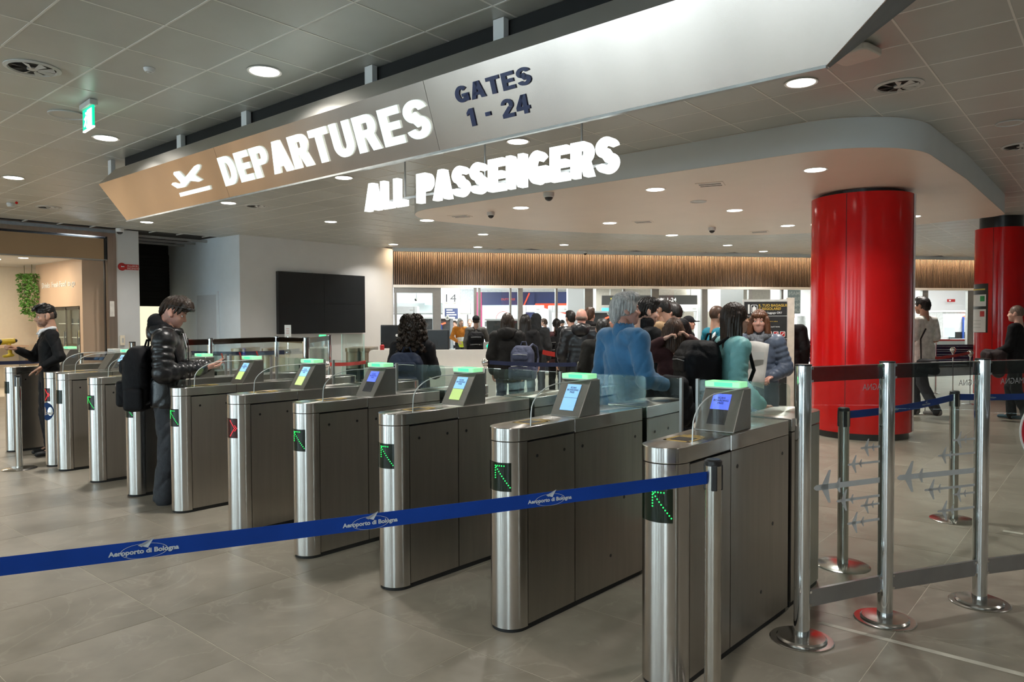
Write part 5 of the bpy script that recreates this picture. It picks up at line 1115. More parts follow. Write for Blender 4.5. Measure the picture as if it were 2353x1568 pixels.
# ================================================================== organic surfaces (people, bags): distance fields meshed with surface nets
def seg(a, ra, b, rb, flat=None, quilt=None): return ('s', np.array(a, float), ra, np.array(b, float), rb, flat, quilt, 1)
def ell(c, r, rot=None): return ('e', np.array(c, float), np.array(r, float), rot, None, None, None, 1)
def rbox(c, h, r): return ('b', np.array(c, float), np.array(h, float), r, None, None, None, 1)
def cut(p): return p[:-1]+(-1,)
def field_mesh(prims, cell, k=0.03, disp=None):
    lo = np.array([9e9]*3); hi = -lo; bbs = []
    for p in prims:
        if p[0] == 's':
            l = np.minimum(p[1]-p[2], p[3]-p[4])-.02; h = np.maximum(p[1]+p[2], p[3]+p[4])+.02
        elif p[0] == 'b': l = p[1]-p[2]; h = p[1]+p[2]
        else:
            m = p[2].max(); l = p[1]-m; h = p[1]+m
        bbs.append((l, h))
        if p[-1] > 0: lo = np.minimum(lo, l); hi = np.maximum(hi, h)
    lo -= k+3*cell; hi += k+3*cell
    n = np.ceil((hi-lo)/cell).astype(int)+1
    ax = [lo[i]+cell*np.arange(n[i]) for i in range(3)]
    D = np.full(n, 1.0, np.float32)
    for p, (l, h) in zip(prims, bbs):
        mg = k+4*cell
        i0 = np.clip(((l-mg-lo)/cell).astype(int), 0, n-1); i1 = np.clip(((h+mg-lo)/cell).astype(int)+2, 1, n)
        if (i1 <= i0).any(): continue
        sl = tuple(slice(i0[i], i1[i]) for i in range(3))
        X = ax[0][sl[0]][:, None, None]; Y = ax[1][sl[1]][None, :, None]; Z = ax[2][sl[2]][None, None, :]
        if p[0] == 's':
            _, a, ra, b, rb, flat, quilt, sg = p; d = b-a; L2 = float(d@d)+1e-9
            t = np.clip(((X-a[0])*d[0]+(Y-a[1])*d[1]+(Z-a[2])*d[2])/L2, 0, 1)
            vx, vy, vz = X-a[0]-t*d[0], Y-a[1]-t*d[1], Z-a[2]-t*d[2]
            if flat is not None:
                nv, fl = flat; dn = (vx*nv[0]+vy*nv[1]+vz*nv[2])*(1/fl-1); vx = vx+dn*nv[0]; vy = vy+dn*nv[1]; vz = vz+dn*nv[2]
            r = ra+(rb-ra)*t
            if quilt: r = r+quilt[1]*(np.abs(np.sin(np.pi*t*math.sqrt(L2)/quilt[0]))-.6)
            d_ = np.sqrt(vx*vx+vy*vy+vz*vz)-r
        elif p[0] == 'b':
            qx = np.abs(X-p[1][0])-p[2][0]+p[3]+0*Y+0*Z; qy = np.abs(Y-p[1][1])-p[2][1]+p[3]+0*X+0*Z; qz = np.abs(Z-p[1][2])-p[2][2]+p[3]+0*X+0*Y
            d_ = np.sqrt(np.maximum(qx, 0)**2+np.maximum(qy, 0)**2+np.maximum(qz, 0)**2)+np.minimum(np.maximum(qx, np.maximum(qy, qz)), 0)-p[3]
        else:
            _, c, r, rot = p[:4]; q = [X-c[0]+0*Y+0*Z, Y-c[1]+0*X+0*Z, Z-c[2]+0*X+0*Y]
            if rot is not None:
                m = np.array(rot); q = [q[0]*m[0][i]+q[1]*m[1][i]+q[2]*m[2][i] for i in range(3)]
            k0 = np.sqrt((q[0]/r[0])**2+(q[1]/r[1])**2+(q[2]/r[2])**2); k1 = np.sqrt((q[0]/r[0]**2)**2+(q[1]/r[1]**2)**2+(q[2]/r[2]**2)**2)+1e-9
            d_ = k0*(k0-1)/k1
        S = D[sl]
        if p[-1] > 0:
            hh = np.clip(.5+.5*(S-d_)/k, 0, 1); D[sl] = S*(1-hh)+d_*hh-k*hh*(1-hh)
        else: D[sl] = np.maximum(S, -d_)
    if disp is not None:
        X = ax[0][:, None, None]; Y = ax[1][None, :, None]; Z = ax[2][None, None, :]; D = D-disp(X, Y, Z)
    ins = D < 0; nx, ny, nz = n
    c = np.zeros((nx-1, ny-1, nz-1), np.int8)
    for i in (0, 1):
        for j in (0, 1):
            for l in (0, 1): c += ins[i:nx-1+i, j:ny-1+j, l:nz-1+l]
    act = (c > 0) & (c < 8); idx = np.argwhere(act)
    if len(idx) == 0: return np.zeros((0, 3)), np.zeros((0, 4), int)
    vid = np.full(act.shape, -1, int); vid[act] = np.arange(len(idx))
    acc = np.zeros((len(idx), 3)); cnt = np.zeros(len(idx)); corners = [(i, j, l) for i in (0, 1) for j in (0, 1) for l in (0, 1)]
    val = {q: D[idx[:, 0]+q[0], idx[:, 1]+q[1], idx[:, 2]+q[2]] for q in corners}
    for q in corners:
        for axx in range(3):
            if q[axx] == 0:
                w = list(q); w[axx] = 1; w = tuple(w); a = val[q]; b = val[w]; m = (a < 0) != (b < 0)
                t = np.where(m, a/(a-b+1e-12), 0); pos = np.array(q, float)[None, :]+np.zeros((len(idx), 3)); pos[:, axx] = t
                acc += pos*m[:, None]; cnt += m
    V = (idx+acc/np.maximum(cnt, 1)[:, None])*cell+lo
    Fs = []
    for axx in range(3):
        a = ins; sl0 = [slice(None)]*3; sl1 = [slice(None)]*3; sl0[axx] = slice(0, -1); sl1[axx] = slice(1, None)
        e = np.argwhere(ins[tuple(sl0)] != ins[tuple(sl1)])
        u, v = (axx+1) % 3, (axx+2) % 3
        e = e[(e[:, u] > 0) & (e[:, v] > 0) & (e[:, u] < n[u]-1) & (e[:, v] < n[v]-1)]
        if len(e) == 0: continue
        def g(du, dv): q = e.copy(); q[:, u] -= du; q[:, v] -= dv; return vid[q[:, 0], q[:, 1], q[:, 2]]
        f = np.stack([g(1, 1), g(0, 1), g(0, 0), g(1, 0)], 1); fl = ~ins[e[:, 0], e[:, 1], e[:, 2]]
        f[fl] = f[fl][:, ::-1]; Fs.append(f)
    return V, np.concatenate(Fs)
def vobj(name, VF, mat, parent=None, mtx=None):
    V, Fc = VF
    if mtx is not None: m = np.array(mtx); V = V@m[:3, :3].T+m[:3, 3]
    me = bpy.data.meshes.new(name); me.from_pydata(V.tolist(), [], Fc.tolist()); me.shade_smooth(); me.materials.append(mat)
    o = bpy.data.objects.new(name, me); COL.objects.link(o)
    if parent: o.parent = parent
    return o
def join_vf(parts):
    Vs = []; Fs = []; n = 0
    for (V, Fc), m in parts:
        if m is not None: m = np.array(m); V = V@m[:3, :3].T+m[:3, 3]
        Vs.append(V); Fs.append(Fc+n); n += len(V)
    return np.concatenate(Vs), np.concatenate(Fs)
def wrinkle(a, s=1.0, ph=0.0):
    return lambda X, Y, Z: a*(-2.6*np.exp(-(np.sin(Z*11*s+1.9*np.sin(X*9*s+ph)+1.6*np.sin(Y*10*s+X*6*s+1.3+ph))/.22)**2)+.55*np.sin(X*31*s+Z*17*s+ph)*np.sin(Y*27*s-Z*23*s+ph*2)-1.6*np.exp(-(np.sin(Z*17*s-7*X*s+2.1*np.sin(Y*8*s+2+ph)+1.2*np.sin(X*14*s))/.2)**2))
def strands(a, n=30): return lambda X, Y, Z: a*(np.sin(np.arctan2(X, Y+.02)*n+2.5*np.sin(Z*13)+4*X)+.6*np.sin(np.arctan2(X, Y+.02)*n*2.3+3*np.sin(Z*9+1)))
def fuzz(a, s=1.0): return lambda X, Y, Z: a*(np.sin(X*110*s+9*np.sin(Z*35))*np.sin(Y*120*s+7*np.sin(X*40))+.7*np.sin(Z*95*s+6*np.sin(X*55+Y*37)))

SKIN = {'fair': (0.58, 0.33, 0.245), 'tan': (0.46, 0.25, 0.17), 'pink': (0.60, 0.31, 0.24), 'dark': (0.30, 0.16, 0.10)}
def skin(k): return pm('skin_'+k, SKIN[k], .48, var=.06, scale=18, sub=.15)
def cloth(col, rough=.75, sheen=.2): return pm('cloth_%02x%02x%02x_%d' % (int(col[0]*255), int(col[1]*255), int(col[2]*255), int(rough*10)), tuple(c*.85 for c in col), rough, var=.18, scale=16, bump=.45, bscale=30, sheen=.0, spec=.22)
def hairmat(col): return pm('hair_%02x%02x%02x' % tuple(int(c*255) for c in col), col, .45, var=.4, scale=30, stretch=(3,3,.6), spec=.35)
HC = {'black': (0.012, 0.010, 0.009), 'dbrown': (0.030, 0.018, 0.012), 'brown': (0.065, 0.032, 0.018), 'grey': (0.42, 0.41, 0.40), 'auburn': (0.13, 0.05, 0.022), 'shaved': (0.16, 0.11, 0.085)}

def head_vf(cell, sc=1.0, ears=True):
    P = [ell((0, -.012, .032), (.076, .097, .100)), ell((0, .030, -.030), (.060, .066, .078)), ell((0, .046, -.070), (.044, .046, .045)), ell((0, .072, -.088), (.022, .020, .020)),
         seg((0, .084, .022), .009, (0, .108, -.020), .0125), ell((-.012, .094, -.024), (.010, .011, .009)), ell((.012, .094, -.024), (.010, .011, .009)),
         seg((-.038, .078, .034), .012, (.038, .078, .034), .012), ell((-.040, .066, -.020), (.024, .022, .022)), ell((.040, .066, -.020), (.024, .022, .022)),
         seg((-.017, .086, -.052), .0075, (.017, .086, -.052), .0075), seg((-.013, .085, -.062), .0075, (.013, .085, -.062), .0075),
         seg((0, -.030, -.06), .056, (0, -.045, -.20), .060)]
    if ears:
        for s in (-1, 1): P += [ell((s*.079, -.014, .002), (.009, .019, .030)), ell((s*.077, .002, -.022), (.009, .012, .014))]
    for s in (-1, 1): P.append(cut(ell((s*.031, .096, .010), (.017, .020, .010))))
    return field_mesh(P, cell, .016)
def hand_vf(cell, side, curl=.4, spread=1.0, grip=None):
    """wrist at the origin, fingers toward +y, palm facing -z, thumb toward side*x"""
    P = [seg((0, -.03, 0), .026, (0, .02, 0), .027, ((0,0,1), .72)), seg((-.018, .03, 0), .024, (-.016, .075, 0), .020, ((0,0,1), .62)), seg((.018, .03, 0), .024, (.016, .075, 0), .020, ((0,0,1), .62))]
    for i, (x, L) in enumerate(((.031, .066), (.011, .075), (-.010, .070), (-.030, .054))):
        x *= side; a = np.array((x*.95, .082, 0)); ang_ = 0.; p = a
        for j, f in enumerate((.45, .32, .26)):
            ang_ += curl*(1.0 if j else .7); d = np.array((x*.18*spread*(1 if j == 0 else .3), math.cos(ang_), -math.sin(ang_))); q = p+d/np.linalg.norm(d)*L*f
            P.append(seg(p, .0092-.0008*j, q, .0086-.0009*j)); p = q
    t0 = np.array((side*.024, .018, -.006)); t1 = t0+np.array((side*.028, .030, -.012)); t2 = t1+np.array((side*.010, .030, -.012)); t3 = t2+np.array((-side*.004, .022, -.008))
    P += [seg(t0, .0155, t1, .0125), seg(t1, .0118, t2, .0105), seg(t2, .0105, t3, .0088)]
    return field_mesh(P, cell, .007)
def orient(origin, ydir, zdir):
    y = Vector(ydir).normalized(); z = Vector(zdir); z = (z-y*z.dot(y)).normalized(); x = y.cross(z); m = Matrix.Identity(4)
    for i, v in enumerate((x, y, z)):
        for j in range(3): m[j][i] = v[j]
    for j in range(3): m[j][3] = origin[j]
    return m
def hair_vf(style, cell):
    cap = ell((0, -.014, .040), (.085, .106, .104)); face = cut(ell((0, .120, -.045), (.090, .088, .118))); under = cut(ell((0, .02, -.19), (.13, .15, .15)))
    if style == 'short': return field_mesh([cap, ell((0, .030, .105), (.070, .075, .045)), ell((0, -.075, .0), (.070, .040, .075)), face, cut(ell((0, .075, -.09), (.12, .105, .12))), cut(ell((0, -.02, -.16), (.12, .15, .105)))], cell, .02, lambda X, Y, Z: strands(.003, 22)(X, Y, Z)+fuzz(.0015)(X, Y, Z))
    if style == 'quiff': return field_mesh([ell((0, -.012, .055), (.082, .104, .098)), ell((0, .045, .112), (.078, .078, .048)), ell((.01, .085, .092), (.066, .040, .034)), ell((-.03, .02, .13), (.05, .06, .04)), ell((0, -.085, .015), (.068, .034, .075)), cut(ell((0, .118, -.050), (.086, .085, .122))), cut(ell((0, .075, -.09), (.12, .105, .125))), cut(ell((0, -.02, -.16), (.12, .15, .11)))], cell, .022, lambda X, Y, Z: strands(.005, 18)(X, Y, Z)+fuzz(.002, .8)(X, Y, Z))
    if style == 'curlytop':
        P = [ell((0, -.010, .075), (.082, .100, .075)), ell((0, -.085, .02), (.060, .03, .06))]; r = random.Random(3)
        for i in range(34):
            a = r.uniform(0, 6.28); e = r.uniform(.25, 1.45); P.append(ell((.085*math.cos(a)*math.cos(e), .015+.105*math.sin(a)*math.cos(e), .075+.075*math.sin(e)), (.020, .020, .017)))
        return field_mesh(P+[cut(ell((0, .118, -.050), (.086, .080, .122))), cut(ell((0, .055, -.10), (.13, .115, .135))), cut(ell((0, -.03, -.13), (.13, .16, .12)))], cell, .010, fuzz(.004, .8))
    if style == 'grey': return field_mesh([ell((0, -.016, .040), (.089, .108, .106)), ell((0, .045, .105), (.070, .065, .045)), ell((0, -.085, -.02), (.076, .045, .085)), ell((.068, .02, .02), (.022, .04, .05)), ell((-.068, .02, .02), (.022, .04, .05)), cut(ell((0, .125, -.050), (.092, .080, .120))), cut(ell((0, .095, -.09), (.13, .105, .115))), cut(ell((0, .0, -.20), (.12, .16, .115)))], cell, .02, lambda X, Y, Z: strands(.003, 24)(X, Y, Z)+fuzz(.001)(X, Y, Z))
    if style == 'bald': return field_mesh([ell((0, -.02, .0), (.081, .096, .05)), cut(ell((0, .09, 0), (.13, .11, .2))), cut(ell((0, -.02, -.12), (.12, .15, .085)))], cell, .015, fuzz(.002))
    if style == 'buzz': return field_mesh([ell((0, -.013, .036), (.079, .100, .102)), cut(ell((0, .125, -.030), (.098, .088, .118))), cut(ell((0, .08, -.09), (.12, .105, .12))), cut(ell((0, -.02, -.16), (.12, .15, .10)))], cell, .015)
    if style in ('long', 'longer', 'bob', 'pony'):
        P = [ell((0, -.016, .038), (.090, .110, .108))]; zl = {'long': -.30, 'longer': -.40, 'bob': -.15, 'pony': -.03}[style]
        if style == 'pony': P += [seg((0, -.10, .02), .035, (0, -.125, -.12), .034), seg((0, -.125, -.12), .034, (0, -.11, -.28), .016)]
        else:
            P += [seg((0, -.055, .0), .085, (0, -.075, zl), .070, ((0,1,0), .55))]
            for s in (-1, 1): P += [seg((s*.074, -.01, .03), .030, (s*.082, -.005, zl*.62), .030), seg((s*.05, -.06, 0), .05, (s*.06, -.06, zl*.95), .035)]
            if style == 'bob':
                for s in (-1, 1): P += [seg((s*.080, .03, .03), .026, (s*.092, .03, -.11), .034)]
                P.append(seg((-.05, .082, .075), .022, (.05, .082, .075), .022))
        return field_mesh(P+[cut(ell((0, .125, -.060), (.078, .080, .120))), cut(ell((0, .10, -.24), (.085, .11, .17)))], cell, .02, strands(.0035))
    if style == 'curly':
        P = [ell((0, -.03, .03), (.125, .13, .125)), seg((0, -.05, -.02), .13, (0, -.06, -.17), .14, ((0,1,0), .65))]; r = random.Random(9)
        for i in range(230):
            a = r.uniform(0, 6.28); z = r.uniform(-.27, .15); rr = .140+.035*max(0, -z/.25) if z < .02 else .140*math.sqrt(max(.05, 1-((z-.02)/.145)**2)); P.append(ell((rr*math.cos(a), -.04+.82*rr*math.sin(a), z), (.022, .022, .020)))
        return field_mesh(P+[cut(ell((0, .15, -.06), (.075, .10, .12)))], cell, .012, fuzz(.006, .9))
    if style == 'cap': return field_mesh([ell((0, -.012, .055), (.090, .110, .090)), seg((-.03, .10, .045), .016, (.03, .10, .045), .016), ell((0, .115, .040), (.070, .085, .010)), cut(ell((0, -.0, -.09), (.2, .2, .115)))], cell, .015)
    if style == 'hood': return field_mesh([ell((0, -.02, .030), (.110, .130, .130)), seg((0, -.05, -.05), .105, (0, -.05, -.16), .12), cut(ell((0, .13, -.0), (.085, .13, .13)))], cell, .03, wrinkle(.003))
def person(label, loc, head, H=1.75, top=(0.03,0.03,0.03), bottom=(0.03,0.03,0.04), hair='short', hcol='dbrown', sk='fair', near=False, face=False, beard=None,
           la=None, ra=None, stride=0.0, hyaw=0.0, hpitch=0.0, thick=.028, quilt=None, sleeve=1.0, hem=.80, shoe=(0.02,0.02,0.02), lean=0.0, collar=False, hood=False, hands=('relax', 'relax'), build=1.0, legw=.012, topmat=None, elbowout=0.0, seg_hair=None, hdir=None, lefty=None):
    """local frame: faces +y, right hand at +x"""
    s = H/1.75; cb = .011 if near else .018; ch = .0062 if near else .010
    pel = np.array((0, 0, .95)); che = np.array((0, lean*.6, 1.28)); nb = np.array((0, lean*.85-.01, 1.475)); hc = np.array((0, lean+.025, 1.635))
    sh = {1: np.array((.180*build, lean*.8-.01, 1.415)), -1: np.array((-.180*build, lean*.8-.01, 1.415))}
    arm = {1: ra or ((.235*build+.01+elbowout, -.035, 1.13), (.235*build+elbowout*.6, .05, .885)), -1: la or ((-.235*build-.01-elbowout, -.035, 1.13), (-.235*build-elbowout*.6, .05, .885))}
    arm = {k: (np.array(v[0], float), np.array(v[1], float)) for k, v in arm.items()}
    hip = {q: np.array((q*.088, 0, .93)) for q in (1, -1)}
    kn = {1: np.array((.098, .03+stride*.18, .50)), -1: np.array((-.098, .03-stride*.10, .50))}
    an = {1: np.array((.105, -.02+stride*.24, .085)), -1: np.array((-.105, -.02-stride*.30, .085+abs(stride)*.05))}
    fy = ((0, 1, 0), .66)
    # ---- skin body
    B = [seg(pel, .125, che, .135, fy), seg(che, .13, nb, .07, fy), seg(nb, .055, hc+np.array((0, -.03, -.09)), .054)]
    for q in (1, -1):
        e, w = arm[q]
        B += [seg(sh[q]*np.array((.6, 1, 1)), .06, sh[q], .052), seg(sh[q], .050, e, .039), seg(e, .039, w, .027), seg(hip[q], .078, kn[q], .052), seg(kn[q], .052, an[q], .036), seg(an[q], .036, an[q]+np.array((0, .1, -.045)), .03)]
    parts = [(field_mesh(B, .016 if near else .024, .03), None)]
    HM = Matrix.Translation(hc) @ Euler((hpitch, 0, hyaw), 'ZXY').to_matrix().to_4x4()
    HM = Matrix.Translation(hc) @ Matrix.Rotation(hyaw, 4, 'Z') @ Matrix.Rotation(hpitch, 4, 'X')
    parts.append((head_vf(ch), HM))
    for q, mode in ((1, hands[0]), (-1, hands[1])):
        if mode is None: continue
        e, w = arm[q]; fd = Vector(w-e).normalized(); curl = {'relax': .35, 'fist': 1.0, 'flat': .12, 'hold': .75, 'up': .45}[mode]
        zd = Vector((q, 0, .0)) if mode in ('relax',) else (Vector((0, -.3, 1)) if mode in ('flat', 'fist', 'hold') else Vector((0, .2, -1)))
        if abs(fd.z) > .8 and mode != 'relax': zd = Vector((q, 0, 0))
        sd = -1 if (mode == 'up') == (q == 1) else 1
        sd = {('relax', 1): 1, ('relax', -1): 1}.get((mode, q), sd)
        x_ = fd.cross(zd)   # thumb side chosen so that thumbs point to the body front / inwards
        want = Vector((0, 1, 0)) if mode == 'relax' else Vector((-q, 0, .3))
        if mode == 'up': want = Vector((q, 0, .2))
        sd = 1 if x_.dot(want) > 0 else -1
        parts.append((hand_vf(.0048 if near else .009, sd, curl), orient(Vector(w)+fd*.028, fd, zd)))
    V, Fc = join_vf(parts)
    sc = Matrix.Scale(s, 4)
    body = vobj('person', (V*s, Fc), skin(sk)); body.location = loc; body.rotation_euler[2] = head; tag(body, label, 'person')
    def add(name, VF, mat, m=None):
        V, Fc = VF
        if m is not None: mm = np.array(m); V = V@mm[:3, :3].T+mm[:3, 3]
        return vobj(name, (V*s, Fc), mat, body)
    # ---- clothes
    tm = topmat or cloth(top); T = thick
    J = [seg((0, 0, hem+.06), .135*build+T*.8, che, .150*build+T*.7, fy, quilt), seg(che, .148*build+T*.7, nb+np.array((0, 0, -.07)), .085+T*.4, fy)]
    for q in (1, -1):
        e, w = arm[q]
        if hip is not None and hem < .9: J.append(seg(hip[q]*np.array((1, 1, 0))+np.array((0, 0, hem+.04)), .085+T*.8, hip[q]+np.array((0, 0, .1)), .09+T*.6, None))
        J += [seg(sh[q]*np.array((.45, 1, 1))+np.array((0, 0, .0)), .075+T*.5, sh[q], .058+T*.7)]
        if sleeve >= 1: J += [seg(sh[q], .056+T*.7, e, .046+T*.7, None, quilt), seg(e, .046+T*.7, e+(w-e)*.97, .033+T*.6, None, quilt)]
        else: J += [seg(sh[q], .056+T, sh[q]+(e-sh[q])*sleeve, .052+T)]
    J.append(cut(ell((0, lean+.03, 1.60), (.075, .085, .155))))
    J.append(cut(ell((0, 0, hem-.2), (.6, .6, .2))))
    top_o = add('jacket' if sleeve >= 1 else 't_shirt', field_mesh(J, cb, .025, wrinkle(.0035 if not quilt else .002)), tm)
    if collar: add('collar', field_mesh([seg((0, lean*.9+.0, 1.50), .078, (0, lean*.95+.01, 1.545), .080), cut(seg((0, lean*.95, 1.45), .064, (0, lean+.02, 1.64), .068))], cb*.7, .01), collar if not isinstance(collar, bool) else tm)
    if hood: add('hood', field_mesh([ell((0, lean*.8-.105, 1.47), (.13, .085, .10)), seg((-.10, lean*.8-.04, 1.50), .045, (0, lean*.8-.12, 1.50), .06), seg((.10, lean*.8-.04, 1.50), .045, (0, lean*.8-.12, 1.50), .06), seg((-.10, lean*.8-.04, 1.50), .042, (-.05, lean*.8+.07, 1.475), .035), seg((.10, lean*.8-.04, 1.50), .042, (.05, lean*.8+.07, 1.475), .035)], cb, .03, wrinkle(.004)), tm)
    bmt = cloth(bottom)
    T2 = legw; Lg = [seg((0, 0, .92), .130+T2, (0, 0, 1.0), .125+T2, fy)]
    for q in (1, -1): Lg += [seg(hip[q], .086+T2, kn[q], .060+T2*1.5), seg(kn[q], .060+T2*1.5, an[q]+np.array((0, .0, -.02)), .046+T2*2)]
    add('trousers', field_mesh(Lg, cb, .02, wrinkle(.004, .8, 1.0)), bmt)
    sm = cloth(shoe, .5)
    for q in (1, -1):
        a = an[q]; so = add('shoe', field_mesh([seg(a+np.array((0, -.03, -.035)), .046, a+np.array((0, .04, -.035)), .044), seg(a+np.array((0, .04, -.042)), .043, a+np.array((q*.012, .17, -.052)), .034, ((0,0,1), .8)), cut(ell((a[0], a[1]+.03, a[2]-.085-.3), (.5, .5, .3)))], cb*.8, .02), sm)
    # ---- head parts
    if hair: add('hat' if hair == 'cap' else ('hood' if hair == 'hood' else 'hair'), hair_vf(hair, ch), hairmat(HC[hcol]) if hair not in ('cap', 'hood') else cloth(top if hair == 'hood' else (0.012,0.012,0.014)), HM)
    if hair == 'cap': add('hair', field_mesh([ell((0, -.03, .0), (.081, .092, .06)), cut(ell((0, .09, 0), (.13, .11, .2))), cut(ell((0, -.02, -.13), (.12, .15, .09)))], ch, .015), hairmat(HC[hcol]), HM)
    if face:
        ew = pm('eye_white', (0.72,0.70,0.68), .2, var=.02); ei = pm('iris', (0.05,0.03,0.02), .15); lipm = pm('lips_'+sk, tuple(c*f for c, f in zip(SKIN[sk], (.85, .62, .66))), .4)
        for q in (-1, 1):
            e = add('eye', field_mesh([ell((q*.031, .0765, .010), (.0125, .0115, .0115))], .004, .002), ew, HM)
            add('iris', field_mesh([ell((q*.031, .0865, .009), (.0062, .0035, .0062))], .003, .002), ei, HM); body.children[-1].parent = e
            add('eyelid', field_mesh([seg((q*.020, .0865, .0175), .0035, (q*.042, .0820, .0165), .0032)], .003, .003), skin(sk), HM)
            add('eyebrow', field_mesh([seg((q*.015, .0920, .0385), .0042, (q*.046, .0825, .0355), .0032)], .0035, .003), hairmat(HC[hcol] if hcol != 'grey' else HC['brown']), HM)
        add('lips', field_mesh([seg((-.018, .0905, -.053), .0045, (.018, .0905, -.053), .0045), seg((-.014, .0895, -.060), .005, (.014, .0895, -.060), .005)], .0038, .004), lipm, HM)
    if beard: add('beard', field_mesh([ell((0, .034, -.055), (.060, .064, .060)), ell((0, .068, -.088), (.026, .024, .024)), seg((-.02, .096, -.040), .006, (.02, .096, -.040), .006), cut(ell((0, .098, -.056), (.026, .03, .012))), cut(ell((0, .02, .05), (.12, .15, .085)))], ch, .01, fuzz(.0015)), pm('stubble_'+beard, tuple(a*.55+b*.45 for a, b in zip(SKIN[sk], HC[beard])), .6, var=.2, scale=60), HM)
    body['_s'] = s
    P = lambda v: body.matrix_basis @ (Vector(v)*s)
    return body, P, HM, add

def backpack(label, loc, heading, w, h, d, col, pocket=True, straps=True, cell=.014, sag=0.0, accent=None, strapcol=None):
    """flat side at y=0, bulges toward -y; loc is the bottom centre"""
    t = thing('backpack', label, 'backpack', loc, heading); m = cloth(col, .65)
    r = min(.075, d*.38)
    P = [rbox((0, -d*.5, h*.44), (w/2, d/2, h*.44), r), rbox((0, -d*.44, h*.80), (w*.44, d*.42, h*.19), r)]
    vobj('main_body', field_mesh(P, cell, .03, wrinkle(.0022, 1.2)), m, t)
    if pocket:
        pk = vobj('front_pocket', field_mesh([rbox((0, -d*1.0, h*.28), (w*.40, .05, h*.20), .035)], cell, .02, wrinkle(.0015)), cloth(accent or col, .6), t)
        MB().tube([(-w*.36, -d*1.0-.045, h*.40), (0, -d*1.0-.055, h*.425), (w*.36, -d*1.0-.045, h*.40)], .004, 6).build('zip', M_grey, pk)
        MB().ball((w*.22, -d*1.0-.058, h*.41), .009, 8, 6, (1, .5, 1.3)).build('zip_pull', M_chrome, pk)
        up_ = vobj('upper_pocket', field_mesh([rbox((0, -d*.88, h*.68), (w*.36, .05, h*.11), .03)], cell, .02, wrinkle(.0015)), cloth(accent or col, .6), t)
        MB().tube([(-w*.32, -d*.88-.046, h*.73), (0, -d*.88-.055, h*.745), (w*.32, -d*.88-.046, h*.73)], .0035, 6).build('zip', M_grey, up_)
        for s_ in (-1, 1): vobj('side_pocket', field_mesh([rbox((s_*w*.5, -d*.5, h*.20), (.03, d*.36, h*.17), .025)], cell, .02), m, t)
    MB().tube([(-.05, -d*.2, h-.01), (-.03, -d*.15, h+.045), (.03, -d*.15, h+.045), (.05, -d*.2, h-.01)], .009, 8).build('grab_handle', m, t)
    sm_ = cloth(strapcol or col, .6)
    if straps:
        for s in (-1, 1): MB().tube([(s*w*.22, -.03, h*.92), (s*w*.30, .06, h*1.02), (s*w*.34, .22, h*.92), (s*w*.36, .27, h*.6), (s*w*.38, .18, h*.25), (s*w*.40, -.02, h*.12)], .016, 8).build('strap', sm_, t)
    return t
def facing(px, deg=0.0, dep=8.0):
    """heading (z rotation of +y) so that deg=0 looks straight away from the photographer; positive turns left in the picture"""
    p = gnd(px, dep); return math.atan2(-p.x, p.y)+math.radians(deg)

# ================================================================== people in front
# staff man with hand scanner (left)
p = gnd(112, 8.75)
hd = facing(112, 98, 8.75)
st_b, P_, HM_, add_ = person('staff man in a black jumper and white collar holding a yellow hand scanner', p, hd, 1.79, (0.008,0.008,0.009), (0.012,0.012,0.015), 'curlytop', 'black', 'tan', True, True, 'black',
    ra=((.25, .12, 1.15), (.16, .29, 1.25)), la=((-.27, -.07, 1.17), (-.24, .08, 1.075)), hands=('fist', 'flat'), thick=.016, hpitch=-.12, hem=.86)
pm('white_cotton', (0.72,0.73,0.75), .7)
add_('shirt_collar', field_mesh([seg((-.055, -.055, 1.505), .022, (.055, -.055, 1.505), .022), seg((-.068, -.03, 1.508), .022, (-.030, .072, 1.475), .020), seg((.068, -.03, 1.508), .022, (.030, .072, 1.475), .020), seg((-.030, .075, 1.475), .018, (-.045, .108, 1.435), .012), seg((.030, .075, 1.475), .018, (.045, .108, 1.435), .012), seg((0, .075, 1.46), .03, (0, .105, 1.40), .012, ((0,1,0), .5))], .008, .012), MATS['white_cotton'])
add_('side_fade', field_mesh([ell((0, -.015, .018), (.0785, .098, .075)), cut(ell((0, .105, 0), (.13, .10, .2))), cut(ell((0, -.02, -.14), (.12, .15, .105)))], .0065, .01), pm('faded_hair', (0.09,0.055,0.042), .6, var=.2, scale=60), HM_)
# hand scanner
q = P_((.15, .365, 1.275)); sc_ = thing('hand_scanner', 'yellow and black hand-held barcode scanner in the staff man\'s hand', 'scanner', q, hd)
M_yel = pm('scanner_yellow', (0.62,0.40,0.02), .45)
vobj('grip', field_mesh([seg((0, .0, -.06), .021, (0, .012, .05), .024), seg((0, -.01, -.085), .034, (0, .05, -.095), .030, ((0,0,1), .6))], .006, .015), M_yel, sc_)
vobj('scan_head', field_mesh([seg((0, -.03, .085), .034, (0, .085, .075), .036, ((1,0,0), .9))], .006, .01), M_yel, sc_)
vobj('bumper', field_mesh([seg((0, .088, .076), .034, (0, .105, .074), .036), seg((0, -.055, .087), .022, (0, -.035, .087), .030)], .006, .01), M_black, sc_)
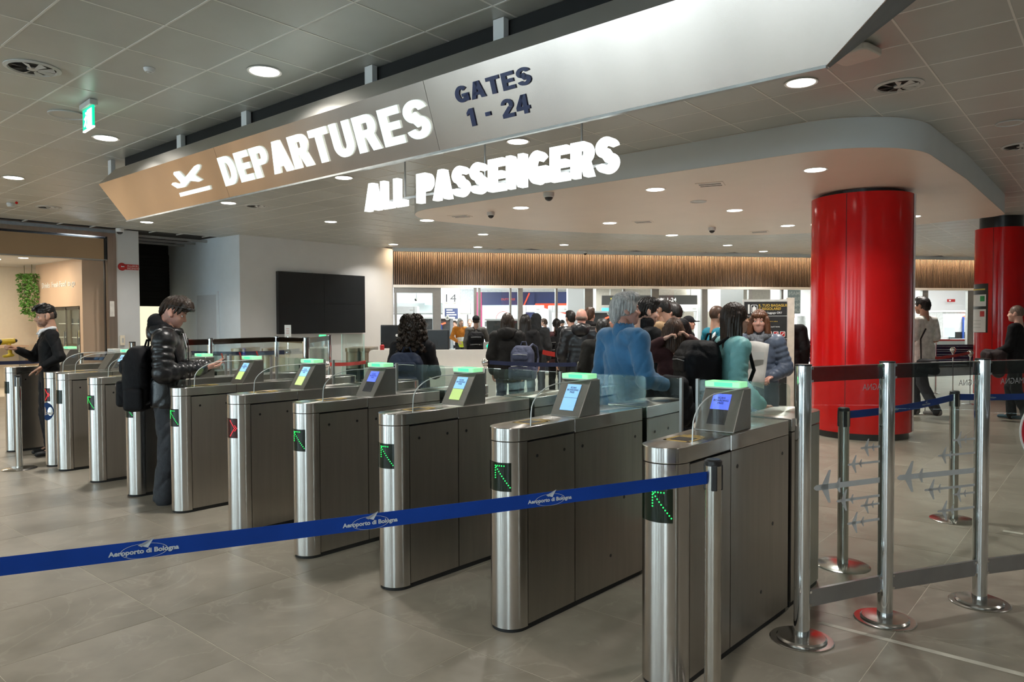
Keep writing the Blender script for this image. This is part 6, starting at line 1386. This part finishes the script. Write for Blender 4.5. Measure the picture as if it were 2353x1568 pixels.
# young man in puffer jacket
p = Vector((-6.50, 2.93, 0)); hd = facing(388, -104, 6.62)
M_puff = pm('black_nylon', (0.010,0.010,0.012), .32, var=.2, scale=20, bump=.15, bscale=90)
yb, P_, HM_, add_ = person('young man in a black puffer jacket and grey jeans reading his phone at a gate', p, hd, 1.80, (0.01,0.01,0.012), (0.055,0.058,0.066), 'quiff', 'dbrown', 'pink', True, True, None,
    la=((-.245, .02, 1.13), (-.09, .30, 1.17)), ra=((.245, .02, 1.13), (.09, .30, 1.16)), hands=('up', 'up'), hpitch=-.42, thick=.052, quilt=(.062, .013), hem=.84, hood=True, topmat=M_puff, legw=.022, lean=.03, shoe=(0.03,0.03,0.035))
add_('hoodie_hood', field_mesh([ell((0, -.085, 1.545), (.105, .075, .095)), seg((-.085, -.03, 1.54), .035, (-.055, .075, 1.49), .028), seg((.085, -.03, 1.54), .035, (.055, .075, 1.49), .028)], .011, .03, wrinkle(.004)), cloth((0.010,0.010,0.012), .85))
for q_ in (-1, 1): add_('drawstring', field_mesh([seg((q_*.03, .135, 1.46), .005, (q_*.035, .165, 1.34), .005)], .005, .004), MATS['white_cotton'])
add_('jacket_zip', field_mesh([seg((0, .185, .80), .006, (0, .165, 1.42), .006)], .007, .005), M_black)
g_ = add_('sunglasses', field_mesh([seg((-.058, .118, .088), .014, (-.014, .132, .088), .015), seg((.058, .118, .088), .014, (.014, .132, .088), .015), seg((-.088, .06, .080), .006, (-.058, .118, .088), .007), seg((.088, .06, .080), .006, (.058, .118, .088), .007), seg((-.096, -.02, .062), .005, (-.088, .06, .080), .006), seg((.096, -.02, .062), .005, (.088, .06, .080), .006), seg((-.014,.132,.088),.006,(.014,.132,.088),.006)], .005, .006), M_black, HM_)
for q_ in (1,): add_('earring', field_mesh([ell((q_*.088, .0, -.03), (.005, .005, .005))], .003, .002), M_chrome, HM_); add_('earring', field_mesh([ell((-.088, .0, -.03), (.005, .005, .005))], .003, .002), M_chrome, HM_)
q = P_((0, .415, 1.20)); ph = thing('mobile_phone', 'mobile phone held in both hands by the young man in the puffer jacket', 'phone', q, hd); 
MB().prism(rrect(-.036, .036, -.075, .075, .01), -.004, .004).xf(Matrix.Rotation(.5, 4, 'X')).build('case', M_black, ph, smooth=30); MB().prism(rrect(-.033, .033, -.071, .071, .008), .004, .0048).xf(Matrix.Rotation(.5, 4, 'X')).build('display', M_scr_k, ph, smooth=0)
bl = P_((.02, -.12, .80)); backpack('black backpack worn by the young man in the puffer jacket', bl, hd, .34, .58, .22, (0.008,0.008,0.010), cell=.012)
# curly-haired woman
p = gnd(948, 7.7); hd = facing(948, -12, 7.7)
_, P_, _, _ = person('woman with big curly brown hair in a dark knit jumper walking away', p, hd, 1.64, (0.016,0.015,0.017), (0.02,0.02,0.025), 'curly', 'dbrown', 'fair', True, ra=((.25, .03, 1.12), (.14, .28, 1.12)), hands=('hold', 'relax'), thick=.03, stride=.3)
backpack('navy blue backpack on the curly-haired woman', P_((-.03, -.13, .86)), hd, .36, .48, .20, (0.012,0.022,0.050), cell=.012)
# white-haired man in blue fleece
p = gnd(1432, 5.75); hd = facing(1432, -50, 5.75)
M_fl = pm('blue_fleece', (0.034,0.150,0.31), .8, var=.14, scale=14, bump=.15, bscale=120, sheen=.3)
_, P_, HM_, add_ = person('white-haired man in a blue fleece with a dark jacket over his arm', p, hd, 1.80, (0.035,0.13,0.27), (0.02,0.02,0.025), 'grey', 'grey', 'pink', True, True, ra=((.26, .0, 1.12), (.20, .27, 1.06)), la=((-.25, -.02, 1.12), (-.25, .05, .86)), hands=('hold', 'relax'), thick=.040, hem=.76, topmat=M_fl, build=1.04, hyaw=-.45)
add_('stand_collar', field_mesh([seg((0, .0, 1.475), .086, (0, .008, 1.505), .080), cut(seg((0, 0, 1.42), .066, (0, .02, 1.66), .070))], .009, .01), M_fl)
q = P_((.20, .26, .93)); cj = thing('folded_jacket', 'dark jacket hung over the forearm of the white-haired man', 'jacket', q, hd)
vobj('drape', field_mesh([seg((-.10, -.06, .16), .055, (.10, .06, .15), .06), seg((-.12, -.05, .10), .06, (-.10, -.05, -.12), .075, ((0,1,0), .8)), seg((.0, .02, .12), .08, (.02, .04, -.16), .11, ((1,0,0), .8)), seg((.12, .08, .1), .06, (.12, .10, -.12), .08)], .012, .05, wrinkle(.007)), cloth((0.012,0.013,0.017), .6), cj); vobj('sleeve', field_mesh([seg((.05, .10, .10), .045, (.10, .14, -.18), .04)], .012, .03, wrinkle(.006)), cloth((0.012,0.013,0.017), .6), cj)
# bearded man in black beside him
p = gnd(1482, 7.0); hd = facing(1482, -60, 7.0)
person('bearded dark-haired man in a black jacket beside the white-haired man', p, hd, 1.80, (0.008,0.008,0.009), (0.012,0.012,0.014), 'short', 'black', 'fair', True, True, 'dbrown', hpitch=-.15, thick=.034, collar=True, hyaw=-.2, ra=((.25, .02, 1.12), (.18, .28, 1.02)), hands=('hold', 'relax'))
# woman with raised arms, mustard bag
p = gnd(1549, 6.45); hd = facing(1549, 14, 6.45)
_, P_, _, _ = person('woman in a burgundy top lifting her arms to her brown hair, strap across her back', p, hd, 1.60, (0.085,0.035,0.036), (0.035,0.045,0.07), 'bob', 'brown', 'fair', True, la=((-.36, .05, 1.40), (-.13, -.05, 1.56)), ra=((.34, .06, 1.42), (.14, -.04, 1.58)), hands=('fist', 'fist'), thick=.022, stride=-.6)
t = thing('shoulder_strap', 'cream shoulder strap across the back of the woman in burgundy', 'strap', p, hd); MB().tube([Vector(v)*.914 for v in ((.17, -.02, 1.50), (.13, -.145, 1.36), (.02, -.17, 1.15), (-.10, -.16, .98), (-.18, -.06, .86))], .02, 8).build('webbing', pm('cream_web', (0.44,0.40,0.30), .7), t); MB().box(-.03, .01, -.19, -.165, .98, 1.03).build('buckle', M_grey, t, smooth=0)
backpack('mustard rucksack hanging beside the woman in burgundy', P_((.25, -.12, .92)), hd-.5, .22, .40, .17, (0.30,0.19,0.045), cell=.014)
# long-haired woman in aqua with big black rucksack
p = gnd(1683, 5.9); hd = facing(1683, -66, 5.9)
M_aq = pm('aqua_jacket', (0.22,0.50,0.50), .55, var=.12, scale=14, bump=.12, bscale=80)
_, P_, _, _ = person('woman with very long dark hair in an aqua padded jacket', p, hd, 1.72, (0.16,0.40,0.40), (0.02,0.022,0.03), 'longer', 'dbrown', 'fair', True, ra=((.27, -.08, 1.14), (.27, .12, .95)), la=((-.24, .0, 1.13), (-.15, .18, 1.02)), thick=.034, quilt=(.07, .008), topmat=M_aq, stride=.8, hands=('relax', 'hold'))
backpack('large black trekking rucksack on the woman in aqua', P_((-.06, -.13, .84)), hd, .42, .62, .30, (0.010,0.010,0.011), cell=.013)
# red-haired woman facing us
p = gnd(1745, 7.7); hd = facing(1745, 180-6, 7.7)
M_ps = pm('slate_puffer', (0.095,0.12,0.175), .45, var=.15, scale=14, bump=.1, bscale=80)
_, P_, HM_, add_ = person('red-haired woman in a slate blue padded jacket and grey scarf facing the camera', p, hd, 1.69, (0.10,0.13,0.19), (0.02,0.02,0.025), 'bob', 'auburn', 'pink', True, True, ra=((.27, -.02, 1.13), (.15, .20, 1.10)), la=((-.28, -.02, 1.13), (-.16, .20, 1.06)), hands=('hold', 'hold'), thick=.048, quilt=(.06, .011), topmat=M_ps, hem=.70)
add_('scarf', field_mesh([seg((-.09, .02, 1.49), .050, (.09, .02, 1.49), .050), seg((-.08, .05, 1.48), .045, (.02, .13, 1.42), .05), seg((.08, .05, 1.48), .045, (.0, .12, 1.44), .05), seg((.0, .15, 1.42), .05, (.03, .17, 1.20), .045, ((0,1,0), .5))], .011, .03, wrinkle(.008, 1.6)), pm('grey_scarf', (0.17,0.18,0.20), .9, var=.35, scale=30, stretch=(3,1,1)))
q = P_((.04, .34, .93)); pb = thing('paper_sheet', 'crumpled white paper sheet held by the red-haired woman', 'paper', q, hd)
vs = []; fs = []; n_ = 8
for i in range(n_+1):
    for j in range(n_+1): u_, v_ = i/n_, j/n_; vs.append(((u_-.5)*(.34-.1*(1-v_)), .02*math.sin(5*u_+3*v_)+.012*math.sin(9*v_), v_*.46+.03*math.sin(3*u_)))
for i in range(n_):
    for j in range(n_): a_ = i*(n_+1)+j; fs.append((a_, a_+1, a_+n_+2, a_+n_+1))
sh_ = MB().add(vs, fs).build('sheet', pm('crumpled_paper', (0.62,0.60,0.57), .8, var=.08), pb); so_ = sh_.modifiers.new('thick', 'SOLIDIFY'); so_.thickness = .003
MB().box(-.12, .10, .018, .024, .3, .38).build('print_block', M_grey, pb, smooth=0)
q = P_((.05, .26, .52)); bg_ = thing('blue_bag', 'small blue bag hanging below the white paper of the red-haired woman', 'bag', q, hd+.3); vobj('pouch', field_mesh([seg((-.06, 0, .04), .05, (.06, 0, .04), .05), seg((-.05, 0, .26), .045, (.05, 0, .26), .045), seg((0, 0, .05), .06, (0, 0, .26), .05)], .012, .03, wrinkle(.003)), cloth((0.015,0.075,0.17), .5), bg_); MB().tube([(-.05,0,.28),(-.03,0,.40),(.03,0,.40),(.05,0,.28)], .006).build('handle', M_black, bg_)

# ================================================================== the queue
def far(label, px, dep, deg, H, **kw): return person(label, gnd(px, dep), facing(px, deg, dep), H, **kw)
BK = (0.010,0.010,0.011)
a = far('man in a black cap and black vest over a grey sweater in the far queue', 1094, 17.2, 0, 1.72, top=(0.16,0.155,0.145), hair='cap', hcol='dbrown', ra=((.30, .02, 1.12), (.34, .14, .95)), thick=.03, build=1.02)
backpack('black backpack of the man in the black cap', a[1]((0, -.10, .86)), facing(1092, 0, 16), .38, .52, .16, BK)
a = far('woman with long brown hair in a black hooded jacket, grey-blue rucksack on one shoulder', 1166, 10.6, -6, 1.70, top=(0.013,0.012,0.011), bottom=(0.03,0.04,0.06), hair='long', hcol='dbrown', hood=True, thick=.05, hem=.78)
backpack('grey-blue rucksack hanging from the right shoulder of the brown-haired woman', a[1]((.27, -.12, .78)), facing(1166, -20, 10.6), .34, .50, .20, (0.065,0.075,0.125))
far('woman with long black hair in black in front of the brown-haired woman', 1207, 12.6, -10, 1.70, top=BK, hair='long', hcol='black', thick=.035)
far('person in a dark grey hooded coat in the queue', 1232, 14.2, -8, 1.72, top=(0.030,0.033,0.035), hair='hood', hcol='black', thick=.05)
a = far('woman in a dusty pink jumper with dark tied hair', 1279, 14.7, 0, 1.63, top=(0.20,0.095,0.105), bottom=(0.015,0.015,0.017), hair='pony', hcol='black', thick=.02, elbowout=.04)
backpack('black backpack of the woman in pink', a[1]((0, -.11, .90)), facing(1279, 0, 14.7), .32, .46, .16, BK)
far('balding man in a black puffer coat at the end of the queue', 1336, 10.4, -6, 1.76, top=BK, hair='bald', hcol='shaved', sk='pink', hood=True, thick=.058, quilt=(.07, .010), topmat=M_puff, build=1.12)
far('man in a dark hooded jacket left of the balding man', 1312, 12.8, 25, 1.76, top=BK, hair='short', hcol='black', thick=.035)
far('man with short brown hair in a black hooded top behind the balding man', 1354, 12.0, -20, 1.80, top=(0.008,0.008,0.009), hair='short', hcol='brown', hood=True, thick=.035)
far('person in a dark olive jacket just left of the blue fleece', 1384, 8.6, -5, 1.60, top=(0.016,0.015,0.013), hair='short', hcol='black', thick=.05)
far('older man with glasses glimpsed left of the white hair', 1412, 13.2, 150, 1.70, top=(0.02,0.02,0.024), hair='bald', hcol='grey', sk='pink')
a = far('tall dark-haired man in a tan sweater looking at his phone', 1524, 9.2, 70, 1.86, top=(0.34,0.22,0.115), hair='short', hcol='black', sk='tan', hpitch=-.3, la=((-.24, .03, 1.13), (-.10, .28, 1.22)), ra=((.25, -.04, 1.13), (.25, .06, .88)), hands=('relax', 'up'), thick=.03)
q = a[1]((-.10, .40, 1.26)); t = thing('mobile_phone', 'phone with a pale blue screen held by the man in the tan sweater', 'phone', q, facing(1524, 70, 9.4)); MB().prism(rrect(-.036,.036,-.075,.075,.01), -.004, .004).build('case', M_black, t, smooth=30); MB().prism(rrect(-.033,.033,-.071,.071,.008), .004, .0048).build('display', M_scr_c, t, smooth=0)
far('dark-haired young man in a black hooded top behind the woman in burgundy', 1552, 9.9, 50, 1.82, top=BK, hair='short', hcol='black', hood=True, thick=.04, hpitch=-.15)
far('person in a black cap and black jacket near the far detector', 1580, 12.4, -75, 1.66, top=BK, hair='cap', hcol='black', thick=.04)
a = far('short-haired man in a teal T-shirt with a white backpack strap', 1645, 9.2, -60, 1.77, top=(0.012,0.16,0.23), hair='buzz', hcol='brown', sk='tan', thick=.022, sleeve=.75)
t = thing('shoulder_strap', 'white backpack strap on the shoulder of the man in teal', 'strap', gnd(1645, 9.2), facing(1645, -60, 9.2)); MB().tube([(.13, -.14, 1.20), (.13, -.10, 1.42), (.12, .0, 1.51), (.12, .11, 1.42), (.14, .14, 1.2)], .022, 8).build('webbing', M_wt, t); MB().tube([(.15, .14, 1.2), (.19, .05, 1.08), (.15, -.12, 1.1)], .012, 6).build('lower_webbing', M_wt, t)
far('person in a long black coat half hidden behind the luggage rules sign', 1812, 11.6, 0, 1.78, top=(0.008,0.008,0.009), bottom=(0.05,0.045,0.03), hair='short', hcol='black', thick=.05, hem=.72)
# man in pale T-shirt, walking left
a = far('bearded man in a pale grey T-shirt walking left behind the big red column', 2122, 11.9, 55, 1.95, top=(0.80,0.78,0.73), bottom=(0.035,0.038,0.045), hair='short', hcol='black', sk='tan', beard='black', thick=.022, sleeve=.85, stride=.9, la=((-.25, -.02, 1.15), (-.20, .2, 1.0)), ra=((.26, -.02, 1.14), (.20, .22, 1.02)), hands=('hold', 'hold'), shoe=(0.2,0.19,0.18))
q = a[1]((-.25, -.28, .66)); t = thing('shoulder_bag', 'black shoulder bag on the hip of the man in the pale T-shirt', 'bag', q, facing(2122, 55, 11.9)); vobj('pouch', field_mesh([seg((-.05, -.12, .06), .07, (-.05, .12, .06), .07), seg((-.05, -.12, .18), .065, (-.05, .12, .18), .065)], .016, .05, wrinkle(.004)), cloth(BK, .6), t); MB().tube([(-.05, .12, .22), (.05, .20, .55), (.13, .17, .72)], .012, 6).build('strap', M_black, t)
q = a[1]((-.0, .30, .70)); t = thing('carried_jacket', 'dark jacket carried by the man in the pale T-shirt', 'jacket', q, facing(2122, 55, 11.9)); vobj('drape', field_mesh([seg((-.12, 0, .32), .06, (.12, 0, .32), .06), seg((-.08, 0, .3), .08, (-.06, 0, .02), .10), seg((.08, 0, .3), .08, (.06, 0, -.05), .09)], .018, .05, wrinkle(.006)), cloth((0.014,0.012,0.013), .7), t); vobj('sleeve', field_mesh([seg((.12, .05, .28), .05, (.14, .06, -.08), .045)], .018, .03), cloth((0.014,0.012,0.013), .7), t)
# shaved-head man at the right edge
a = far('man with a shaved head in black at the right edge of the picture', 2338, 11.4, 72, 1.80, top=(0.007,0.007,0.008), bottom=(0.010,0.010,0.011), hair='buzz', hcol='shaved', sk='fair', thick=.035, stride=.5, la=((-.25, .03, 1.13), (-.20, .25, 1.02)), hands=('relax', 'hold'), shoe=(0.05,0.10,0.13))
q = a[1]((-.26, .22, .84)); t = thing('carried_jacket', 'dark brown jacket over the arm of the man with the shaved head', 'jacket', q, facing(2338, 72, 11.4)); vobj('drape', field_mesh([seg((0, -.1, .2), .07, (0, .12, .2), .07), seg((0, -.08, .15), .08, (0, -.06, -.1), .09), seg((0, .1, .15), .08, (0, .12, -.08), .09)], .018, .05, wrinkle(.006)), cloth((0.045,0.034,0.034), .7), t); vobj('sleeve', field_mesh([seg((-.05, .05, .18), .05, (-.06, .1, -.12), .045)], .018, .03), cloth((0.045,0.034,0.034), .7), t)
# workers beyond the glass
a = far('security worker in an orange and yellow high-visibility vest beyond the glass', 1058, 22.6, 200, 1.70, top=(0.62,0.20,0.02), bottom=(0.05,0.05,0.06), hair='long', hcol='grey', sk='fair', thick=.03, hem=.9, ra=((.30, .02, 1.14), (.16, .12, 1.02)))
a[3]('vest_band', field_mesh([seg((0, 0, .86), .165, (0, 0, 1.02), .165, ((0,1,0), .7)), cut(ell((0, 0, .62), (.6, .6, .2)))], .02, .02), pm('hi_vis_yellow', (0.60,0.66,0.03), .6)); a[3]('reflective_band', field_mesh([seg((0, 0, 1.06), .168, (0, 0, 1.08), .168, ((0,1,0), .72))], .02, .01), M_wt)
far('woman in a white blouse beside the high-visibility worker, holding a phone', 1046, 26.0, 160, 1.62, top=(0.60,0.60,0.62), hair='short', hcol='dbrown', thick=.02)
far('man in a pale shirt right of the high-visibility worker', 1080, 24.8, 175, 1.68, top=(0.50,0.52,0.58), hair='buzz', hcol='shaved', thick=.02)
far('security officer in a light blue shirt seen through the metal detector', 1252, 22.8, 60, 1.66, top=(0.36,0.42,0.55), bottom=(0.02,0.025,0.05), hair='short', hcol='brown', thick=.02)
far('security officer in a light blue shirt and peaked cap right of the woman in pink', 1292, 23.0, 170, 1.62, top=(0.36,0.42,0.55), bottom=(0.02,0.025,0.05), hair='cap', hcol='black', thick=.02)
